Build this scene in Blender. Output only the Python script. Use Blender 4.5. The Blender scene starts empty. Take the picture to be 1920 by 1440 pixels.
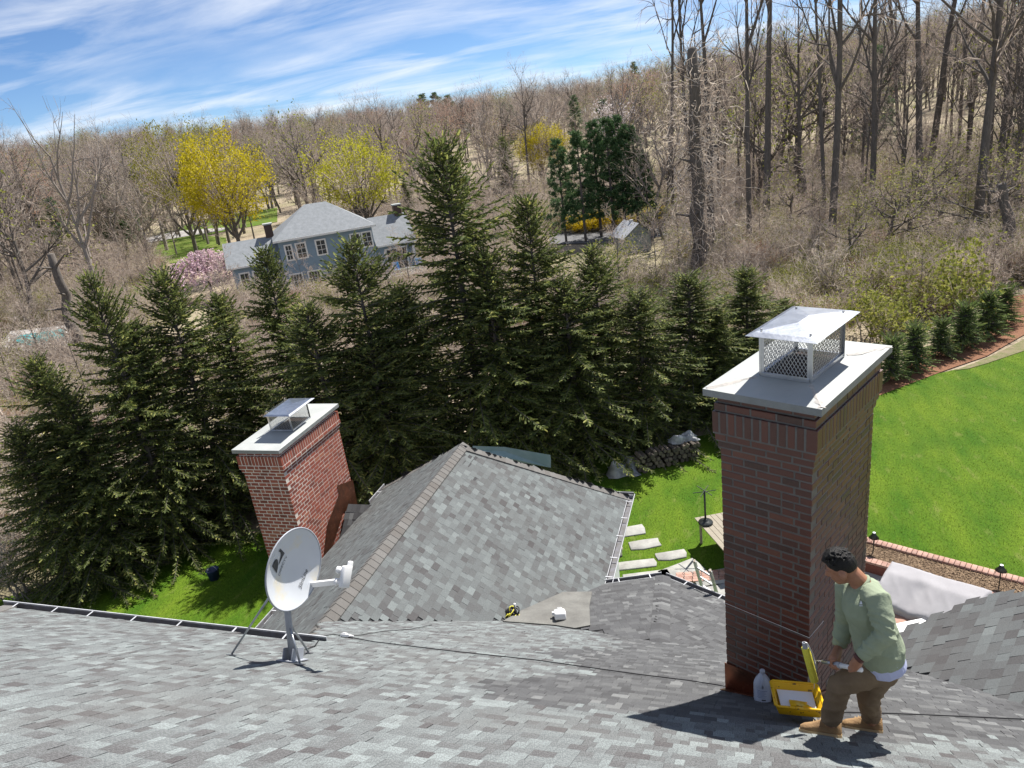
import bpy, bmesh, math, random
import numpy as np
from mathutils import Vector, Matrix
rng = np.random.default_rng(7)
random.seed(7)
sc = bpy.context.scene
COL = sc.collection
D2R = math.radians
# ------------------------------------------------------------------ camera (calibrated from the vertical and roof vanishing points)
HC = 11.6                                   # eye height above the lawn
FPX = 1331.0                                # focal length for a 1920 px wide frame
def nrm(v):
    v = np.asarray(v, float); return v / np.linalg.norm(v)
def _c(px, py): return np.array([px - 960.0, py - 720.0, FPX])
_down = nrm(_c(1450, 4300)); _F = _c(1380, 168); _F = nrm(_F - _down * _F.dot(_down)); _up = -_down
RW = np.array([np.cross(_F, _up), _F, _up])  # camera axes -> world axes (X along the eave, Y down the roof slope, Z up)
EYE = np.array([0, 0, HC])
cam = bpy.data.cameras.new('camera'); camo = bpy.data.objects.new('camera', cam); COL.objects.link(camo)
cam.sensor_fit = 'HORIZONTAL'; cam.sensor_width = 36; cam.lens = 36 * FPX / 1920; cam.clip_start = .05; cam.clip_end = 4000
ax, ay, az_ = RW[:, 0], -RW[:, 1], -RW[:, 2]
camo.matrix_world = Matrix(((ax[0], ay[0], az_[0], 0), (ax[1], ay[1], az_[1], 0), (ax[2], ay[2], az_[2], HC), (0, 0, 0, 1)))
sc.camera = camo
def ray(px, py): return RW @ nrm(_c(px, py))
def proj(P):
    c = RW.T @ (np.asarray(P, float) - EYE); return 960 + FPX * c[0] / c[2], 720 + FPX * c[1] / c[2]
def G(px, py, z=0.0):                       # point of the level plane z seen at a photo pixel
    r = ray(px, py); return EYE + r * ((z - HC) / r[2])
def AT(px, py, dist):                       # point at a horizontal distance along a sight line
    r = ray(px, py); return EYE + r * (dist / math.hypot(r[0], r[1]))
def ONP(n, d, px, py):
    r = ray(px, py); return EYE + r * ((d - np.dot(n, EYE)) / np.dot(n, r))
# ------------------------------------------------------------------ light
SUN_AZ, SUN_EL = 22.0, 53.0                 # clockwise from +Y
w = bpy.data.worlds.new('World'); sc.world = w; w.use_nodes = True
nt = w.node_tree; nt.nodes.clear()
def N(t, typ, **kw):
    n = t.nodes.new(typ)
    for k, v in kw.items(): setattr(n, k, v)
    return n
out = N(nt, 'ShaderNodeOutputWorld'); bg = N(nt, 'ShaderNodeBackground'); sky = N(nt, 'ShaderNodeTexSky', sky_type='NISHITA')
sky.sun_disc = False; sky.sun_elevation = D2R(SUN_EL); sky.sun_rotation = D2R(SUN_AZ); sky.air_density = .75; sky.dust_density = 0; sky.ozone_density = 8; sky.altitude = 1000
bg.inputs['Strength'].default_value = .068
tc = N(nt, 'ShaderNodeTexCoord'); sep = N(nt, 'ShaderNodeSeparateXYZ')
nt.links.new(tc.outputs['Generated'], sep.inputs[0])
mz = N(nt, 'ShaderNodeMath', operation='MAXIMUM'); mz.inputs[1].default_value = .02; nt.links.new(sep.outputs['Z'], mz.inputs[0])
add = N(nt, 'ShaderNodeMath', operation='ADD'); add.inputs[1].default_value = .12; nt.links.new(mz.outputs[0], add.inputs[0])
dx = N(nt, 'ShaderNodeMath', operation='DIVIDE'); dy = N(nt, 'ShaderNodeMath', operation='DIVIDE')
nt.links.new(sep.outputs['X'], dx.inputs[0]); nt.links.new(add.outputs[0], dx.inputs[1]); nt.links.new(sep.outputs['Y'], dy.inputs[0]); nt.links.new(add.outputs[0], dy.inputs[1])
cmb = N(nt, 'ShaderNodeCombineXYZ'); nt.links.new(dx.outputs[0], cmb.inputs[0]); nt.links.new(dy.outputs[0], cmb.inputs[1])
mp = N(nt, 'ShaderNodeMapping'); mp.inputs['Rotation'].default_value = (0, 0, D2R(-28)); mp.inputs['Scale'].default_value = (.75, 1.7, 1); mp.inputs['Location'].default_value = (1.3, .4, 0)
nt.links.new(cmb.outputs[0], mp.inputs[0])
n1 = N(nt, 'ShaderNodeTexNoise'); n1.inputs['Scale'].default_value = 1.15; n1.inputs['Detail'].default_value = 9; n1.inputs['Roughness'].default_value = .58; n1.inputs['Distortion'].default_value = .4
n2 = N(nt, 'ShaderNodeTexNoise'); n2.inputs['Scale'].default_value = .42; n2.inputs['Detail'].default_value = 3
nt.links.new(mp.outputs[0], n1.inputs['Vector']); nt.links.new(cmb.outputs[0], n2.inputs['Vector'])
r1 = N(nt, 'ShaderNodeMapRange'); r1.inputs[1].default_value = .4; r1.inputs[2].default_value = .74
r2 = N(nt, 'ShaderNodeMapRange'); r2.inputs[1].default_value = .3; r2.inputs[2].default_value = .5
nt.links.new(n1.outputs[0], r1.inputs[0]); nt.links.new(n2.outputs[0], r2.inputs[0])
mu = N(nt, 'ShaderNodeMath', operation='MULTIPLY'); nt.links.new(r1.outputs[0], mu.inputs[0]); nt.links.new(r2.outputs[0], mu.inputs[1])
mu2 = N(nt, 'ShaderNodeMath', operation='MULTIPLY'); mu2.inputs[1].default_value = .95; nt.links.new(mu.outputs[0], mu2.inputs[0])
mixc = N(nt, 'ShaderNodeMix', data_type='RGBA'); mixc.inputs['B'].default_value = (8.6, 8.9, 9.4, 1)
nt.links.new(mu2.outputs[0], mixc.inputs['Factor']); nt.links.new(sky.outputs[0], mixc.inputs['A']); nt.links.new(mixc.outputs['Result'], bg.inputs['Color']); nt.links.new(bg.outputs[0], out.inputs[0])
sl = bpy.data.lights.new('sun', 'SUN'); sl.energy = 5.0; sl.angle = D2R(.53); sl.color = (1, .955, .89)
so = bpy.data.objects.new('sun', sl); COL.objects.link(so)
sd = Vector((math.sin(D2R(SUN_AZ)) * math.cos(D2R(SUN_EL)), math.cos(D2R(SUN_AZ)) * math.cos(D2R(SUN_EL)), math.sin(D2R(SUN_EL))))
so.rotation_euler = (-sd).to_track_quat('-Z', 'Y').to_euler(); so.location = (20, 40, 60)
vs = sc.view_settings; vs.view_transform = 'Standard'; vs.look = 'None'; vs.exposure = 0.85; vs.gamma = 1; vs.use_curve_mapping = False
try:
    sc.cycles.use_denoising = True; sc.cycles.max_bounces = 4; sc.cycles.diffuse_bounces = 2; sc.cycles.glossy_bounces = 2; sc.cycles.transmission_bounces = 2; sc.cycles.transparent_max_bounces = 8; sc.cycles.caustics_reflective = False
except Exception: pass
# ------------------------------------------------------------------ materials
MATS = {}
def L(t, a, b): t.links.new(a, b)
def ramp(t, stops):
    r = N(t, 'ShaderNodeValToRGB'); e = r.color_ramp.elements
    while len(e) > 1: e.remove(e[-1])
    e[0].position = stops[0][0]; e[0].color = (*stops[0][1], 1)
    for p, c in stops[1:]: e.new(p).color = (*c, 1)
    return r
def mat(name, col, rough=.7, col2=None, ns=6.0, detail=5, metal=0.0, bump=0.0, bs=60.0, tones=None, trans=0.0, grain=0.0, gs=300.0, stain=None, spec=.4, alpha=None, fac=(.35, .65), coord='Object', sx=None):
    """col/col2 mixed by noise, or a ramp over the per-face 'tone' attribute; grain = fine value noise; stain = (colour, scale, lo, hi)"""
    m = bpy.data.materials.new(name); m.use_nodes = True; t = m.node_tree; t.nodes.clear(); MATS[name] = m
    o = N(t, 'ShaderNodeOutputMaterial'); b = N(t, 'ShaderNodeBsdfPrincipled')
    b.inputs['Roughness'].default_value = rough; b.inputs['Metallic'].default_value = metal; b.inputs['Specular IOR Level'].default_value = spec
    tcn = N(t, 'ShaderNodeTexCoord'); vec = tcn.outputs[coord]
    if coord == 'World':
        pass
    if sx:
        mpn = N(t, 'ShaderNodeMapping'); mpn.inputs['Scale'].default_value = sx; L(t, vec, mpn.inputs[0]); vec = mpn.outputs[0]
    def noise(s, d=5, rgh=.55):
        n = N(t, 'ShaderNodeTexNoise'); n.inputs['Scale'].default_value = s; n.inputs['Detail'].default_value = d; n.inputs['Roughness'].default_value = rgh; L(t, vec, n.inputs['Vector']); return n.outputs[0]
    def mix(f, a, bcol, typ='MIX'):
        x = N(t, 'ShaderNodeMix', data_type='RGBA', blend_type=typ)
        if isinstance(f, float): x.inputs['Factor'].default_value = f
        else: L(t, f, x.inputs['Factor'])
        for s, k in ((a, 'A'), (bcol, 'B')):
            if isinstance(s, tuple): x.inputs[k].default_value = (*s, 1)
            else: L(t, s, x.inputs[k])
        return x.outputs['Result']
    def rng_(v, a, b2, c=0.0, d=1.0):
        x = N(t, 'ShaderNodeMapRange'); x.inputs[1].default_value = a; x.inputs[2].default_value = b2; x.inputs[3].default_value = c; x.inputs[4].default_value = d; L(t, v, x.inputs[0]); return x.outputs[0]
    if tones:
        at = N(t, 'ShaderNodeAttribute', attribute_name='tone'); rp = ramp(t, tones); L(t, at.outputs['Fac'], rp.inputs[0]); c = rp.outputs[0]
        if col2: c = mix(rng_(noise(ns, detail), *fac, 0, .55), c, col2)
    elif col2:
        c = mix(rng_(noise(ns, detail), *fac), col, col2)
    else: c = col
    if grain:
        g = rng_(noise(gs, 2, .7), .3, .7, 1 - grain, 1 + grain)
        x = N(t, 'ShaderNodeVectorMath', operation='SCALE')
        if isinstance(c, tuple): x.inputs[0].default_value = c
        else: L(t, c, x.inputs[0])
        L(t, g, x.inputs['Scale']); c = x.outputs[0]
    for st in (stain or []):
        c = mix(rng_(noise(st[1], 6, .6), st[2], st[3], 0, st[4] if len(st) > 4 else .8), c, st[0])
    if isinstance(c, tuple): b.inputs['Base Color'].default_value = (*c, 1)
    else: L(t, c, b.inputs['Base Color'])
    if bump:
        bn = N(t, 'ShaderNodeBump'); bn.inputs['Strength'].default_value = bump; bn.inputs['Distance'].default_value = .02; L(t, noise(bs, 4, .6), bn.inputs['Height']); L(t, bn.outputs[0], b.inputs['Normal'])
    sh = b.outputs[0]
    if trans:
        tr = N(t, 'ShaderNodeBsdfTranslucent'); ms = N(t, 'ShaderNodeMixShader'); ms.inputs[0].default_value = trans
        if isinstance(c, tuple): tr.inputs[0].default_value = (*c, 1)
        else: L(t, c, tr.inputs[0])
        L(t, sh, ms.inputs[1]); L(t, tr.outputs[0], ms.inputs[2]); sh = ms.outputs[0]
    L(t, sh, o.inputs[0])
    return m
# ------------------------------------------------------------------ mesh helpers
def tag(o, label=None, cat=None, group=None, kind=None):
    for k, v in (('label', label), ('category', cat), ('group', group), ('kind', kind)):
        if v: o[k] = v
    return o
def link(name, me, parent=None, loc=None):
    o = bpy.data.objects.new(name, me); COL.objects.link(o)
    if loc is not None: o.location = loc
    if parent is not None:
        o.parent = parent; o.matrix_parent_inverse = wm(parent).inverted()
    return o
def wm(o):                                   # world matrix without waiting for the depsgraph
    b = Matrix.LocRotScale(o.location, o.rotation_euler, o.scale)
    return wm(o.parent) @ o.matrix_parent_inverse @ b if o.parent else b
def empty(name, loc=(0, 0, 0), rz=0.0, **kw):
    o = bpy.data.objects.new(name, None); COL.objects.link(o); o.location = loc; o.rotation_euler = (0, 0, rz); o.empty_display_size = .2
    return tag(o, **kw)
def npmesh(name, V, F, mats, tone=None, mi=None, smooth=False):
    """V (n,3), F list of (m,k) index arrays with the same k each"""
    me = bpy.data.meshes.new(name); V = np.asarray(V, np.float32)
    Fs = F if isinstance(F, list) else [F]
    tot = sum(f.shape[0] for f in Fs); loops = np.concatenate([f.ravel() for f in Fs]).astype(np.int32)
    cnt = np.concatenate([np.full(f.shape[0], f.shape[1]) for f in Fs]).astype(np.int32)
    st = np.concatenate([[0], np.cumsum(cnt)[:-1]]).astype(np.int32)
    me.vertices.add(len(V)); me.vertices.foreach_set('co', V.ravel()); me.loops.add(len(loops)); me.loops.foreach_set('vertex_index', loops)
    me.polygons.add(tot); me.polygons.foreach_set('loop_start', st)
    me.polygons.foreach_set('loop_total', cnt)
    if mi is not None: me.polygons.foreach_set('material_index', np.asarray(mi, np.int32))
    me.update(calc_edges=True)
    if tone is not None:
        a = me.attributes.new('tone', 'FLOAT', 'FACE'); a.data.foreach_set('value', np.asarray(tone, np.float32))
    for m in (mats if isinstance(mats, (list, tuple)) else [mats]): me.materials.append(MATS[m] if isinstance(m, str) else m)
    me.polygons.foreach_set('use_smooth', np.full(tot, bool(smooth)))
    me.validate(); return me
class MB:
    """collects boxes, prisms, tubes; build() makes one mesh object"""
    def __init__(s): s.v = []; s.f = []; s.t = []; s.m = []; s.tn = 0.0; s.mi = 0
    def add(s, vs_, fs):
        b = len(s.v); s.v += [tuple(map(float, p)) for p in vs_]; s.f += [tuple(b + i for i in f) for f in fs]; s.t += [s.tn] * len(fs); s.m += [s.mi] * len(fs); return s
    def box(s, c, size, R=None):
        hx, hy, hz = [x / 2 for x in size]; P = [np.array((x, y, z)) for x in (-hx, hx) for y in (-hy, hy) for z in (-hz, hz)]
        if R is not None: P = [R @ p for p in P]
        return s.add([np.asarray(c) + p for p in P], [(0, 1, 3, 2), (4, 6, 7, 5), (0, 4, 5, 1), (2, 3, 7, 6), (0, 2, 6, 4), (1, 5, 7, 3)])
    def bar(s, a, b, w_, h_=None, up=(0, 0, 1)):
        a = np.asarray(a, float); b = np.asarray(b, float); d = b - a; l = np.linalg.norm(d); d = d / l; up = np.asarray(up, float)
        if abs(d.dot(up)) > .99: up = np.array((1., 0, 0))
        x = nrm(np.cross(d, up)); y = np.cross(x, d); return s.box((a + b) / 2, (w_, l, h_ or w_), np.array([x, d, y]).T)
    def tube(s, pts, r, n=8, caps=True, closed=False):
        pts = [np.asarray(p, float) for p in pts]; k = len(pts); rs = [r] * k if np.isscalar(r) else list(r); vs_ = []; prev = None
        for i, p in enumerate(pts):
            if closed: d = pts[(i + 1) % k] - pts[i - 1]
            else: d = pts[min(i + 1, k - 1)] - pts[max(i - 1, 0)]
            d = nrm(d)
            if prev is None:
                u_ = np.cross(d, (0, 0, 1.)) if abs(d[2]) < .9 else np.cross(d, (1., 0, 0))
            else: u_ = prev - d * prev.dot(d)
            u_ = nrm(u_); prev = u_; w_ = np.cross(d, u_)
            for j in range(n):
                a_ = 2 * math.pi * j / n; vs_.append(p + rs[i] * (math.cos(a_) * u_ + math.sin(a_) * w_))
        fs = []
        for i in range(k if closed else k - 1):
            for j in range(n):
                i2 = (i + 1) % k; fs.append((i * n + j, i * n + (j + 1) % n, i2 * n + (j + 1) % n, i2 * n + j))
        if caps and not closed: fs += [tuple(range(n))[::-1], tuple((k - 1) * n + j for j in range(n))]
        return s.add(vs_, fs)
    def lathe(s, prof, c=(0, 0, 0), n=20, R=None):
        vs_ = []; c = np.asarray(c, float)
        for r, z in prof:
            for j in range(n):
                p = np.array((r * math.cos(2 * math.pi * j / n), r * math.sin(2 * math.pi * j / n), z)); vs_.append(c + (R @ p if R is not None else p))
        k = len(prof); fs = [(i * n + j, i * n + (j + 1) % n, (i + 1) * n + (j + 1) % n, (i + 1) * n + j) for i in range(k - 1) for j in range(n)]
        fs += [tuple(range(n))[::-1], tuple((k - 1) * n + j for j in range(n))]
        return s.add(vs_, fs)
    def poly(s, pts, th, nvec):
        """flat polygon with thickness th below along -nvec"""
        k = len(pts); nvec = np.asarray(nvec, float); P = [np.asarray(p, float) for p in pts]
        return s.add(P + [p - nvec * th for p in P], [tuple(range(k)), tuple(range(2 * k - 1, k - 1, -1))] + [(i, k + i, k + (i + 1) % k, (i + 1) % k) for i in range(k)])
    def build(s, name, m, parent=None, loc=None, smooth=False, **kw):
        me = bpy.data.meshes.new(name); off = np.zeros(3) if loc is None else np.asarray(loc, float)
        me.from_pydata([tuple(np.asarray(v) - off) for v in s.v], [], s.f); a = me.attributes.new('tone', 'FLOAT', 'FACE'); a.data.foreach_set('value', np.asarray(s.t, np.float32))
        for x in (m if isinstance(m, (list, tuple)) else [m]): me.materials.append(MATS[x])
        me.polygons.foreach_set('material_index', np.asarray(s.m, np.int32))
        bm = bmesh.new(); bm.from_mesh(me); bmesh.ops.recalc_face_normals(bm, faces=bm.faces); bm.to_mesh(me); bm.free()
        if smooth: me.polygons.foreach_set('use_smooth', np.ones(len(me.polygons), bool))
        o = link(name, me, parent, loc)
        if parent is not None and loc is not None: pass
        return tag(o, **kw)
def smooth_by_angle(o, ang=40):
    me = o.data; me.polygons.foreach_set('use_smooth', np.ones(len(me.polygons), bool))
    bm = bmesh.new(); bm.from_mesh(me)
    for e in bm.edges:
        if len(e.link_faces) == 2 and e.calc_face_angle(0) > D2R(ang): e.smooth = False
    bm.to_mesh(me); bm.free(); return o
def bevel(o, w_=.01, seg=2, ang=35):
    bm = bmesh.new(); bm.from_mesh(o.data); es = [e for e in bm.edges if len(e.link_faces) == 2 and e.calc_face_angle(0) > D2R(ang)]
    bmesh.ops.bevel(bm, geom=es, offset=w_, segments=seg, affect='EDGES', profile=.5); bm.to_mesh(o.data); bm.free(); return smooth_by_angle(o, 50)
def copy_tree(o, parent=None):
    c = o.copy(); COL.objects.link(c); c.parent = parent
    for ch in list(o.children): copy_tree(ch, c)
    return c
# ------------------------------------------------------------------ material set
SH_T = [(0, (.084, .08, .081)), (.3, (.11, .112, .113)), (.55, (.138, .149, .15)), (.8, (.168, .185, .185)), (1, (.2, .222, .221))]
mat('shingle', (0, 0, 0), .92, tones=SH_T, grain=.6, gs=130, stain=[((.12, .115, .11), .55, .5, .75, .4)], bump=.06, bs=260, spec=.25)
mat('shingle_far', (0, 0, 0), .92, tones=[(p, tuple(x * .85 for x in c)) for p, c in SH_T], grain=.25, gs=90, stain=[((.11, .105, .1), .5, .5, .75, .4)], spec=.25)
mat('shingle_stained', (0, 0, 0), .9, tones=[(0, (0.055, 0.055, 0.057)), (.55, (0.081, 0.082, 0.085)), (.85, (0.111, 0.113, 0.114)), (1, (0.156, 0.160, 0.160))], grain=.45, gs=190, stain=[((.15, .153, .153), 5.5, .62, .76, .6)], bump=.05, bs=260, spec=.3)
mat('ridge_cap', (0, 0, 0), .92, tones=[(0, (.115, .108, .1)), (1, (.15, .145, .138))], grain=.35, gs=170, stain=[((.1, .085, .075), 3, .5, .7, .4)], bump=.05, bs=240)
mat('roof_felt', (.05, .05, .052), .95, grain=.3)
mat('membrane', (.165, .163, .15), .9, (.12, .117, .108), 3, grain=.35, gs=120, bump=.2)
mat('gutter_white', (.55, .56, .58), .4, (.42, .43, .45), 4, stain=[((.3, .29, .27), 6, .6, .75, .5)])
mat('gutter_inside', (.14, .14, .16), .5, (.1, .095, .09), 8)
mat('white_paint', (.78, .78, .77), .5, (.7, .7, .69), 3)
mat('siding', (.62, .64, .63), .6, (.55, .57, .56), 2)
mat('copper', (.28, .11, .065), .38, (.16, .075, .05), 7, metal=.85, stain=[((.5, .23, .14), 14, .55, .7, .6), ((.07, .045, .035), 5, .55, .75, .6)])
mat('verdigris', (.22, .33, .33), .55, (.30, .40, .40), 3, metal=.3)
BR_T = [(0, (.036, .021, .016)), (.18, (.07, .026, .018)), (.5, (.11, .033, .021)), (.8, (.134, .04, .024)), (1, (.175, .062, .034))]
mat('brick_dark', (0, 0, 0), .42, tones=BR_T, col2=(.1, .042, .03), ns=35, stain=[((.26, .22, .21), 5, .64, .78, .45), ((.035, .02, .018), 2.2, .52, .7, .45)], bump=.12, bs=90, spec=.6)
mat('mortar_dark', (.155, .147, .136), .6, (.115, .108, .1), 12, bump=.15, bs=120, stain=[((.14, .13, .12), 4, .5, .7, .5)])
mat('brick_red', (0, 0, 0), .75, tones=[(0, (0.140, 0.045, 0.032)), (.3, (0.270, 0.070, 0.045)), (.7, (0.340, 0.092, 0.058)), (1, (0.420, 0.170, 0.100))], col2=(.24, .085, .06), ns=30, bump=.12, bs=80)
mat('mortar_pale', (.74, .68, .6), .9, (.6, .54, .47), 10, bump=.4)
mat('crown_stone', (.4, .42, .405), .62, (.345, .36, .352), 2.2, stain=[((.48, .44, .4), 3.2, .58, .72, .6), ((.2, .205, .21), 7, .62, .8, .4)], bump=.15, bs=60)
mat('cement_smear', (.5, .46, .42), .8, (.34, .33, .31), 25)
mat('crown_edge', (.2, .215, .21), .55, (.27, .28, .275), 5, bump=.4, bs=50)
mat('stainless', (.62, .64, .67), .3, (.5, .52, .55), 6, metal=1.0, stain=[((.75, .76, .78), 9, .55, .7, .6)], bump=.12, bs=14)
mat('steel_wire', (.5, .5, .5), .4, metal=.9)
mat('soot', (.03, .025, .022), .95, (.06, .035, .03), 14)
mat('dish_paint', (.62, .65, .69), .38, (.57, .6, .64), 2, stain=[((.7, .6, .36), 3.1, .56, .7, .6)], spec=.5)
mat('dish_grey', (.36, .38, .42), .45, (.3, .32, .36), 5)
mat('lettering', (.045, .048, .055), .6)
mat('galvanised', (.42, .44, .47), .35, (.3, .32, .35), 8, metal=.8)
mat('lnb_white', (.8, .8, .8), .35)
mat('black_rubber', (.012, .012, .013), .5)
mat('wood_board', (.3, .265, .2), .7, (.235, .205, .155), 6, sx=(1, 12, 1))
mat('stone_slab', (.36, .36, .33), .85, (.27, .265, .25), 4, bump=.5, bs=25, stain=[((.22, .23, .17), 6, .6, .75, .4)])
mat('aluminium', (.55, .55, .55), .4, (.42, .42, .42), 5, metal=.7)
mat('cover_cloth', (.33, .322, .335), .8, (.29, .282, .295), 2, bump=.2, bs=70)
mat('terracotta_block', (.36, .22, .17), .85, (.28, .16, .12), 5, bump=.4)
mat('planter_brick', (0, 0, 0), .85, tones=[(0, (.25, .12, .09)), (1, (.46, .26, .2))], col2=(.42, .32, .27), ns=14, bump=.4)
mat('mulch', (.15, .065, .032), .95, (.25, .12, .065), 26, bump=1.0, bs=55, detail=8)
mat('chip_mulch', (.13, .08, .048), .95, (.24, .16, .095), 55, bump=1.0, bs=90, detail=8)
mat('lawn', (.04, .1, .005), .95, (.095, .152, .01), .8, sx=(1.3, .45, 1), grain=.35, gs=22, detail=9, bump=.6, bs=45, stain=[((.19, .2, .06), 2.2, .58, .75, .55), ((.05, .1, .008), .9, .52, .7, .5)], spec=.15)
mat('ground', (.25, .205, .145), 1.0, (.34, .285, .21), .25, grain=.4, gs=7, detail=9, stain=[((.19, .2, .08), .06, .45, .65, .55), ((.4, .35, .27), .9, .6, .75, .6)], bump=.7, bs=3, spec=.1)
mat('grass_far', (.08, .14, .018), 1.0, (.14, .17, .04), .4, grain=.3, gs=9, spec=.1)
mat('asphalt', (.14, .14, .145), .9, (.11, .11, .115), 2)
mat('dry_grass', (.2, .165, .1), 1.0, (.13, .14, .05), 3, grain=.4, gs=40, bump=.5)
mat('water_pool', (.03, .32, .36), .12, (.05, .4, .42), 2)
mat('concrete', (.36, .345, .33), .85, (.3, .285, .27), 3)
mat('blue_siding', (.22, .3, .385), .65, (.195, .27, .35), 3)
mat('grey_roof', (.25, .265, .28), .9, (.2, .215, .225), 3, grain=.2, gs=40)
mat('pane', (.035, .045, .055), .12, spec=.6)
mat('slate_wall', (.3, .34, .34), .7, (.26, .3, .3), 3)
mat('tarp', (.34, .355, .37), .38, (.16, .165, .17), 5, bump=.8, bs=9)
mat('log_end', (.3, .24, .17), .9, (.12, .1, .085), 9, tones=[(0, (.045, .04, .036)), (1, (.2, .165, .125))], bump=.5)
mat('lamp_metal', (.03, .035, .035), .4, (.06, .065, .06), 9, metal=.5)
mat('lantern_glass', (.6, .6, .5), .2)
mat('yellow_plastic', (.8, .5, .012), .38, (.72, .4, .01), 5, stain=[((.09, .05, .02), 20, .6, .64, .9), ((.85, .75, .35), 6, .6, .72, .6)])
mat('roller_nap', (.8, .74, .1), .95, (.72, .66, .07), 40, bump=.6, bs=120)
mat('primer', (.82, .81, .8), .25, (.74, .73, .74), 3)
mat('jug_plastic', (.62, .66, .74), .35, (.55, .6, .7), 3, trans=.25)
mat('jug_label', (.55, .6, .72), .5)
mat('print_blue', (.12, .17, .35), .5)
mat('print_white', (.8, .82, .85), .6)
mat('skin', (.36, .175, .105), .5, (.31, .145, .085), 18, spec=.35)
mat('hair', (.006, .0055, .0055), .5, (.011, .01, .0095), 60, bump=.5, bs=150, spec=.3)
mat('sweatshirt', (.3, .345, .245), .92, (.265, .31, .22), 9, bump=.25, bs=45, spec=.15)
mat('tshirt', (.5, .53, .72), .9, (.44, .47, .66), 6)
mat('trousers', (.215, .158, .102), .9, (.175, .126, .082), 8, bump=.3, bs=40, stain=[((.28, .22, .155), 5, .55, .75, .5)], spec=.15)
mat('boot_suede', (.32, .2, .095), .85, (.24, .145, .07), 16, bump=.3, bs=70)
mat('boot_sole', (.42, .3, .16), .7)
mat('wristband', (.09, .03, .025), .5)
mat('bark', (.1, .086, .075), .95, (.17, .15, .13), 3, sx=(6, 6, 1), bump=.8, bs=9)
mat('bark_pale', (.32, .28, .245), .95, (.22, .19, .165), 4, sx=(6, 6, 1), bump=.6, bs=9)
mat('twig', (.17, .135, .115), .95, tones=[(0, (.27, .215, .175)), (.6, (.43, .355, .3)), (1, (.58, .5, .43))], trans=.4, spec=.15)
mat('twig_pale', (.3, .26, .22), .95, tones=[(0, (.36, .285, .22)), (.5, (.56, .475, .39)), (1, (.74, .66, .57))], trans=.4, spec=.15)
mat('twig_red', (.2, .1, .07), .95, tones=[(0, (.34, .2, .145)), (1, (.55, .36, .27))], trans=.4, spec=.15)
mat('spruce', (0, 0, 0), .75, tones=[(0, (.06, .085, .03)), (.4, (.125, .16, .048)), (.75, (.235, .265, .075)), (1, (.45, .43, .13))], trans=.4, spec=.3)
mat('spruce_young', (0, 0, 0), .75, tones=[(0, (.09, .14, .045)), (.6, (.18, .25, .075)), (1, (.4, .43, .14))], trans=.3, spec=.3)
mat('pine', (0, 0, 0), .75, tones=[(0, (.055, .11, .05)), (.6, (.1, .185, .07)), (1, (.18, .27, .1))], trans=.25, spec=.3)
mat('maple_yellow', (0, 0, 0), .8, tones=[(0, (.32, .28, .012)), (.5, (.5, .42, .016)), (1, (.66, .56, .05))], trans=.45, spec=.2)
mat('maple_olive', (0, 0, 0), .8, tones=[(0, (.2, .2, .03)), (1, (.36, .33, .05))], trans=.4, spec=.2)
mat('maple_lime', (0, 0, 0), .8, tones=[(0, (.27, .28, .02)), (.5, (.43, .42, .03)), (1, (.56, .52, .06))], trans=.45, spec=.2)
mat('leaf_green', (0, 0, 0), .8, tones=[(0, (.13, .15, .025)), (.5, (.24, .26, .05)), (1, (.4, .38, .1))], trans=.4, spec=.2)
mat('leaf_rust', (0, 0, 0), .85, tones=[(0, (.16, .075, .045)), (1, (.32, .17, .1))], trans=.3, spec=.15)
mat('blossom', (0, 0, 0), .85, tones=[(0, (.5, .33, .38)), (1, (.8, .64, .68))], trans=.35, spec=.2)
mat('blossom_white', (0, 0, 0), .85, tones=[(0, (.5, .42, .42)), (1, (.85, .8, .78))], trans=.35, spec=.2)
mat('forsythia', (0, 0, 0), .8, tones=[(0, (.5, .36, .01)), (1, (.85, .65, .02))], trans=.35, spec=.2)
mat('maple_purple', (0, 0, 0), .8, tones=[(0, (.12, .035, .045)), (1, (.26, .1, .11))], trans=.3, spec=.2)
mat('chair_blue', (.03, .28, .62), .5)
# ------------------------------------------------------------------ the house: roof planes (camera relative numbers + HC)
A1 = D2R(35.3); TA = math.tan(A1); HP = 1.18
NP1 = np.array([0, math.sin(A1), math.cos(A1)]); DP1 = NP1.dot(EYE) - HP
def zP1(y): return HC - HP / math.cos(A1) - TA * y
def onP1(px, py): return ONP(NP1, DP1, px, py)
house = empty('house', (0, 3, 0), label='large house whose grey shingled roofs fill the foreground', cat='house')
def in_poly(P, poly):
    x, y = P[:, 0], P[:, 1]; ins = np.zeros(len(P), bool); k = len(poly)
    for i in range(k):
        x1, y1 = poly[i]; x2, y2 = poly[(i + 1) % k]
        c = ((y1 > y) != (y2 > y)) & (x < (x2 - x1) * (y - y1) / (y2 - y1 + 1e-12) + x1); ins ^= c
    return ins
SHM = {}
def shingle_proto(wi, ti, m, e):
    k = (wi, ti, m)
    if k not in SHM:
        wv = wi * .03; V, F = tab_geo(wv, e, .006); SHM[k] = npmesh('shingle', V, F, m, tone=np.full(len(F), ti / 6))
    return SHM[k]
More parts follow.
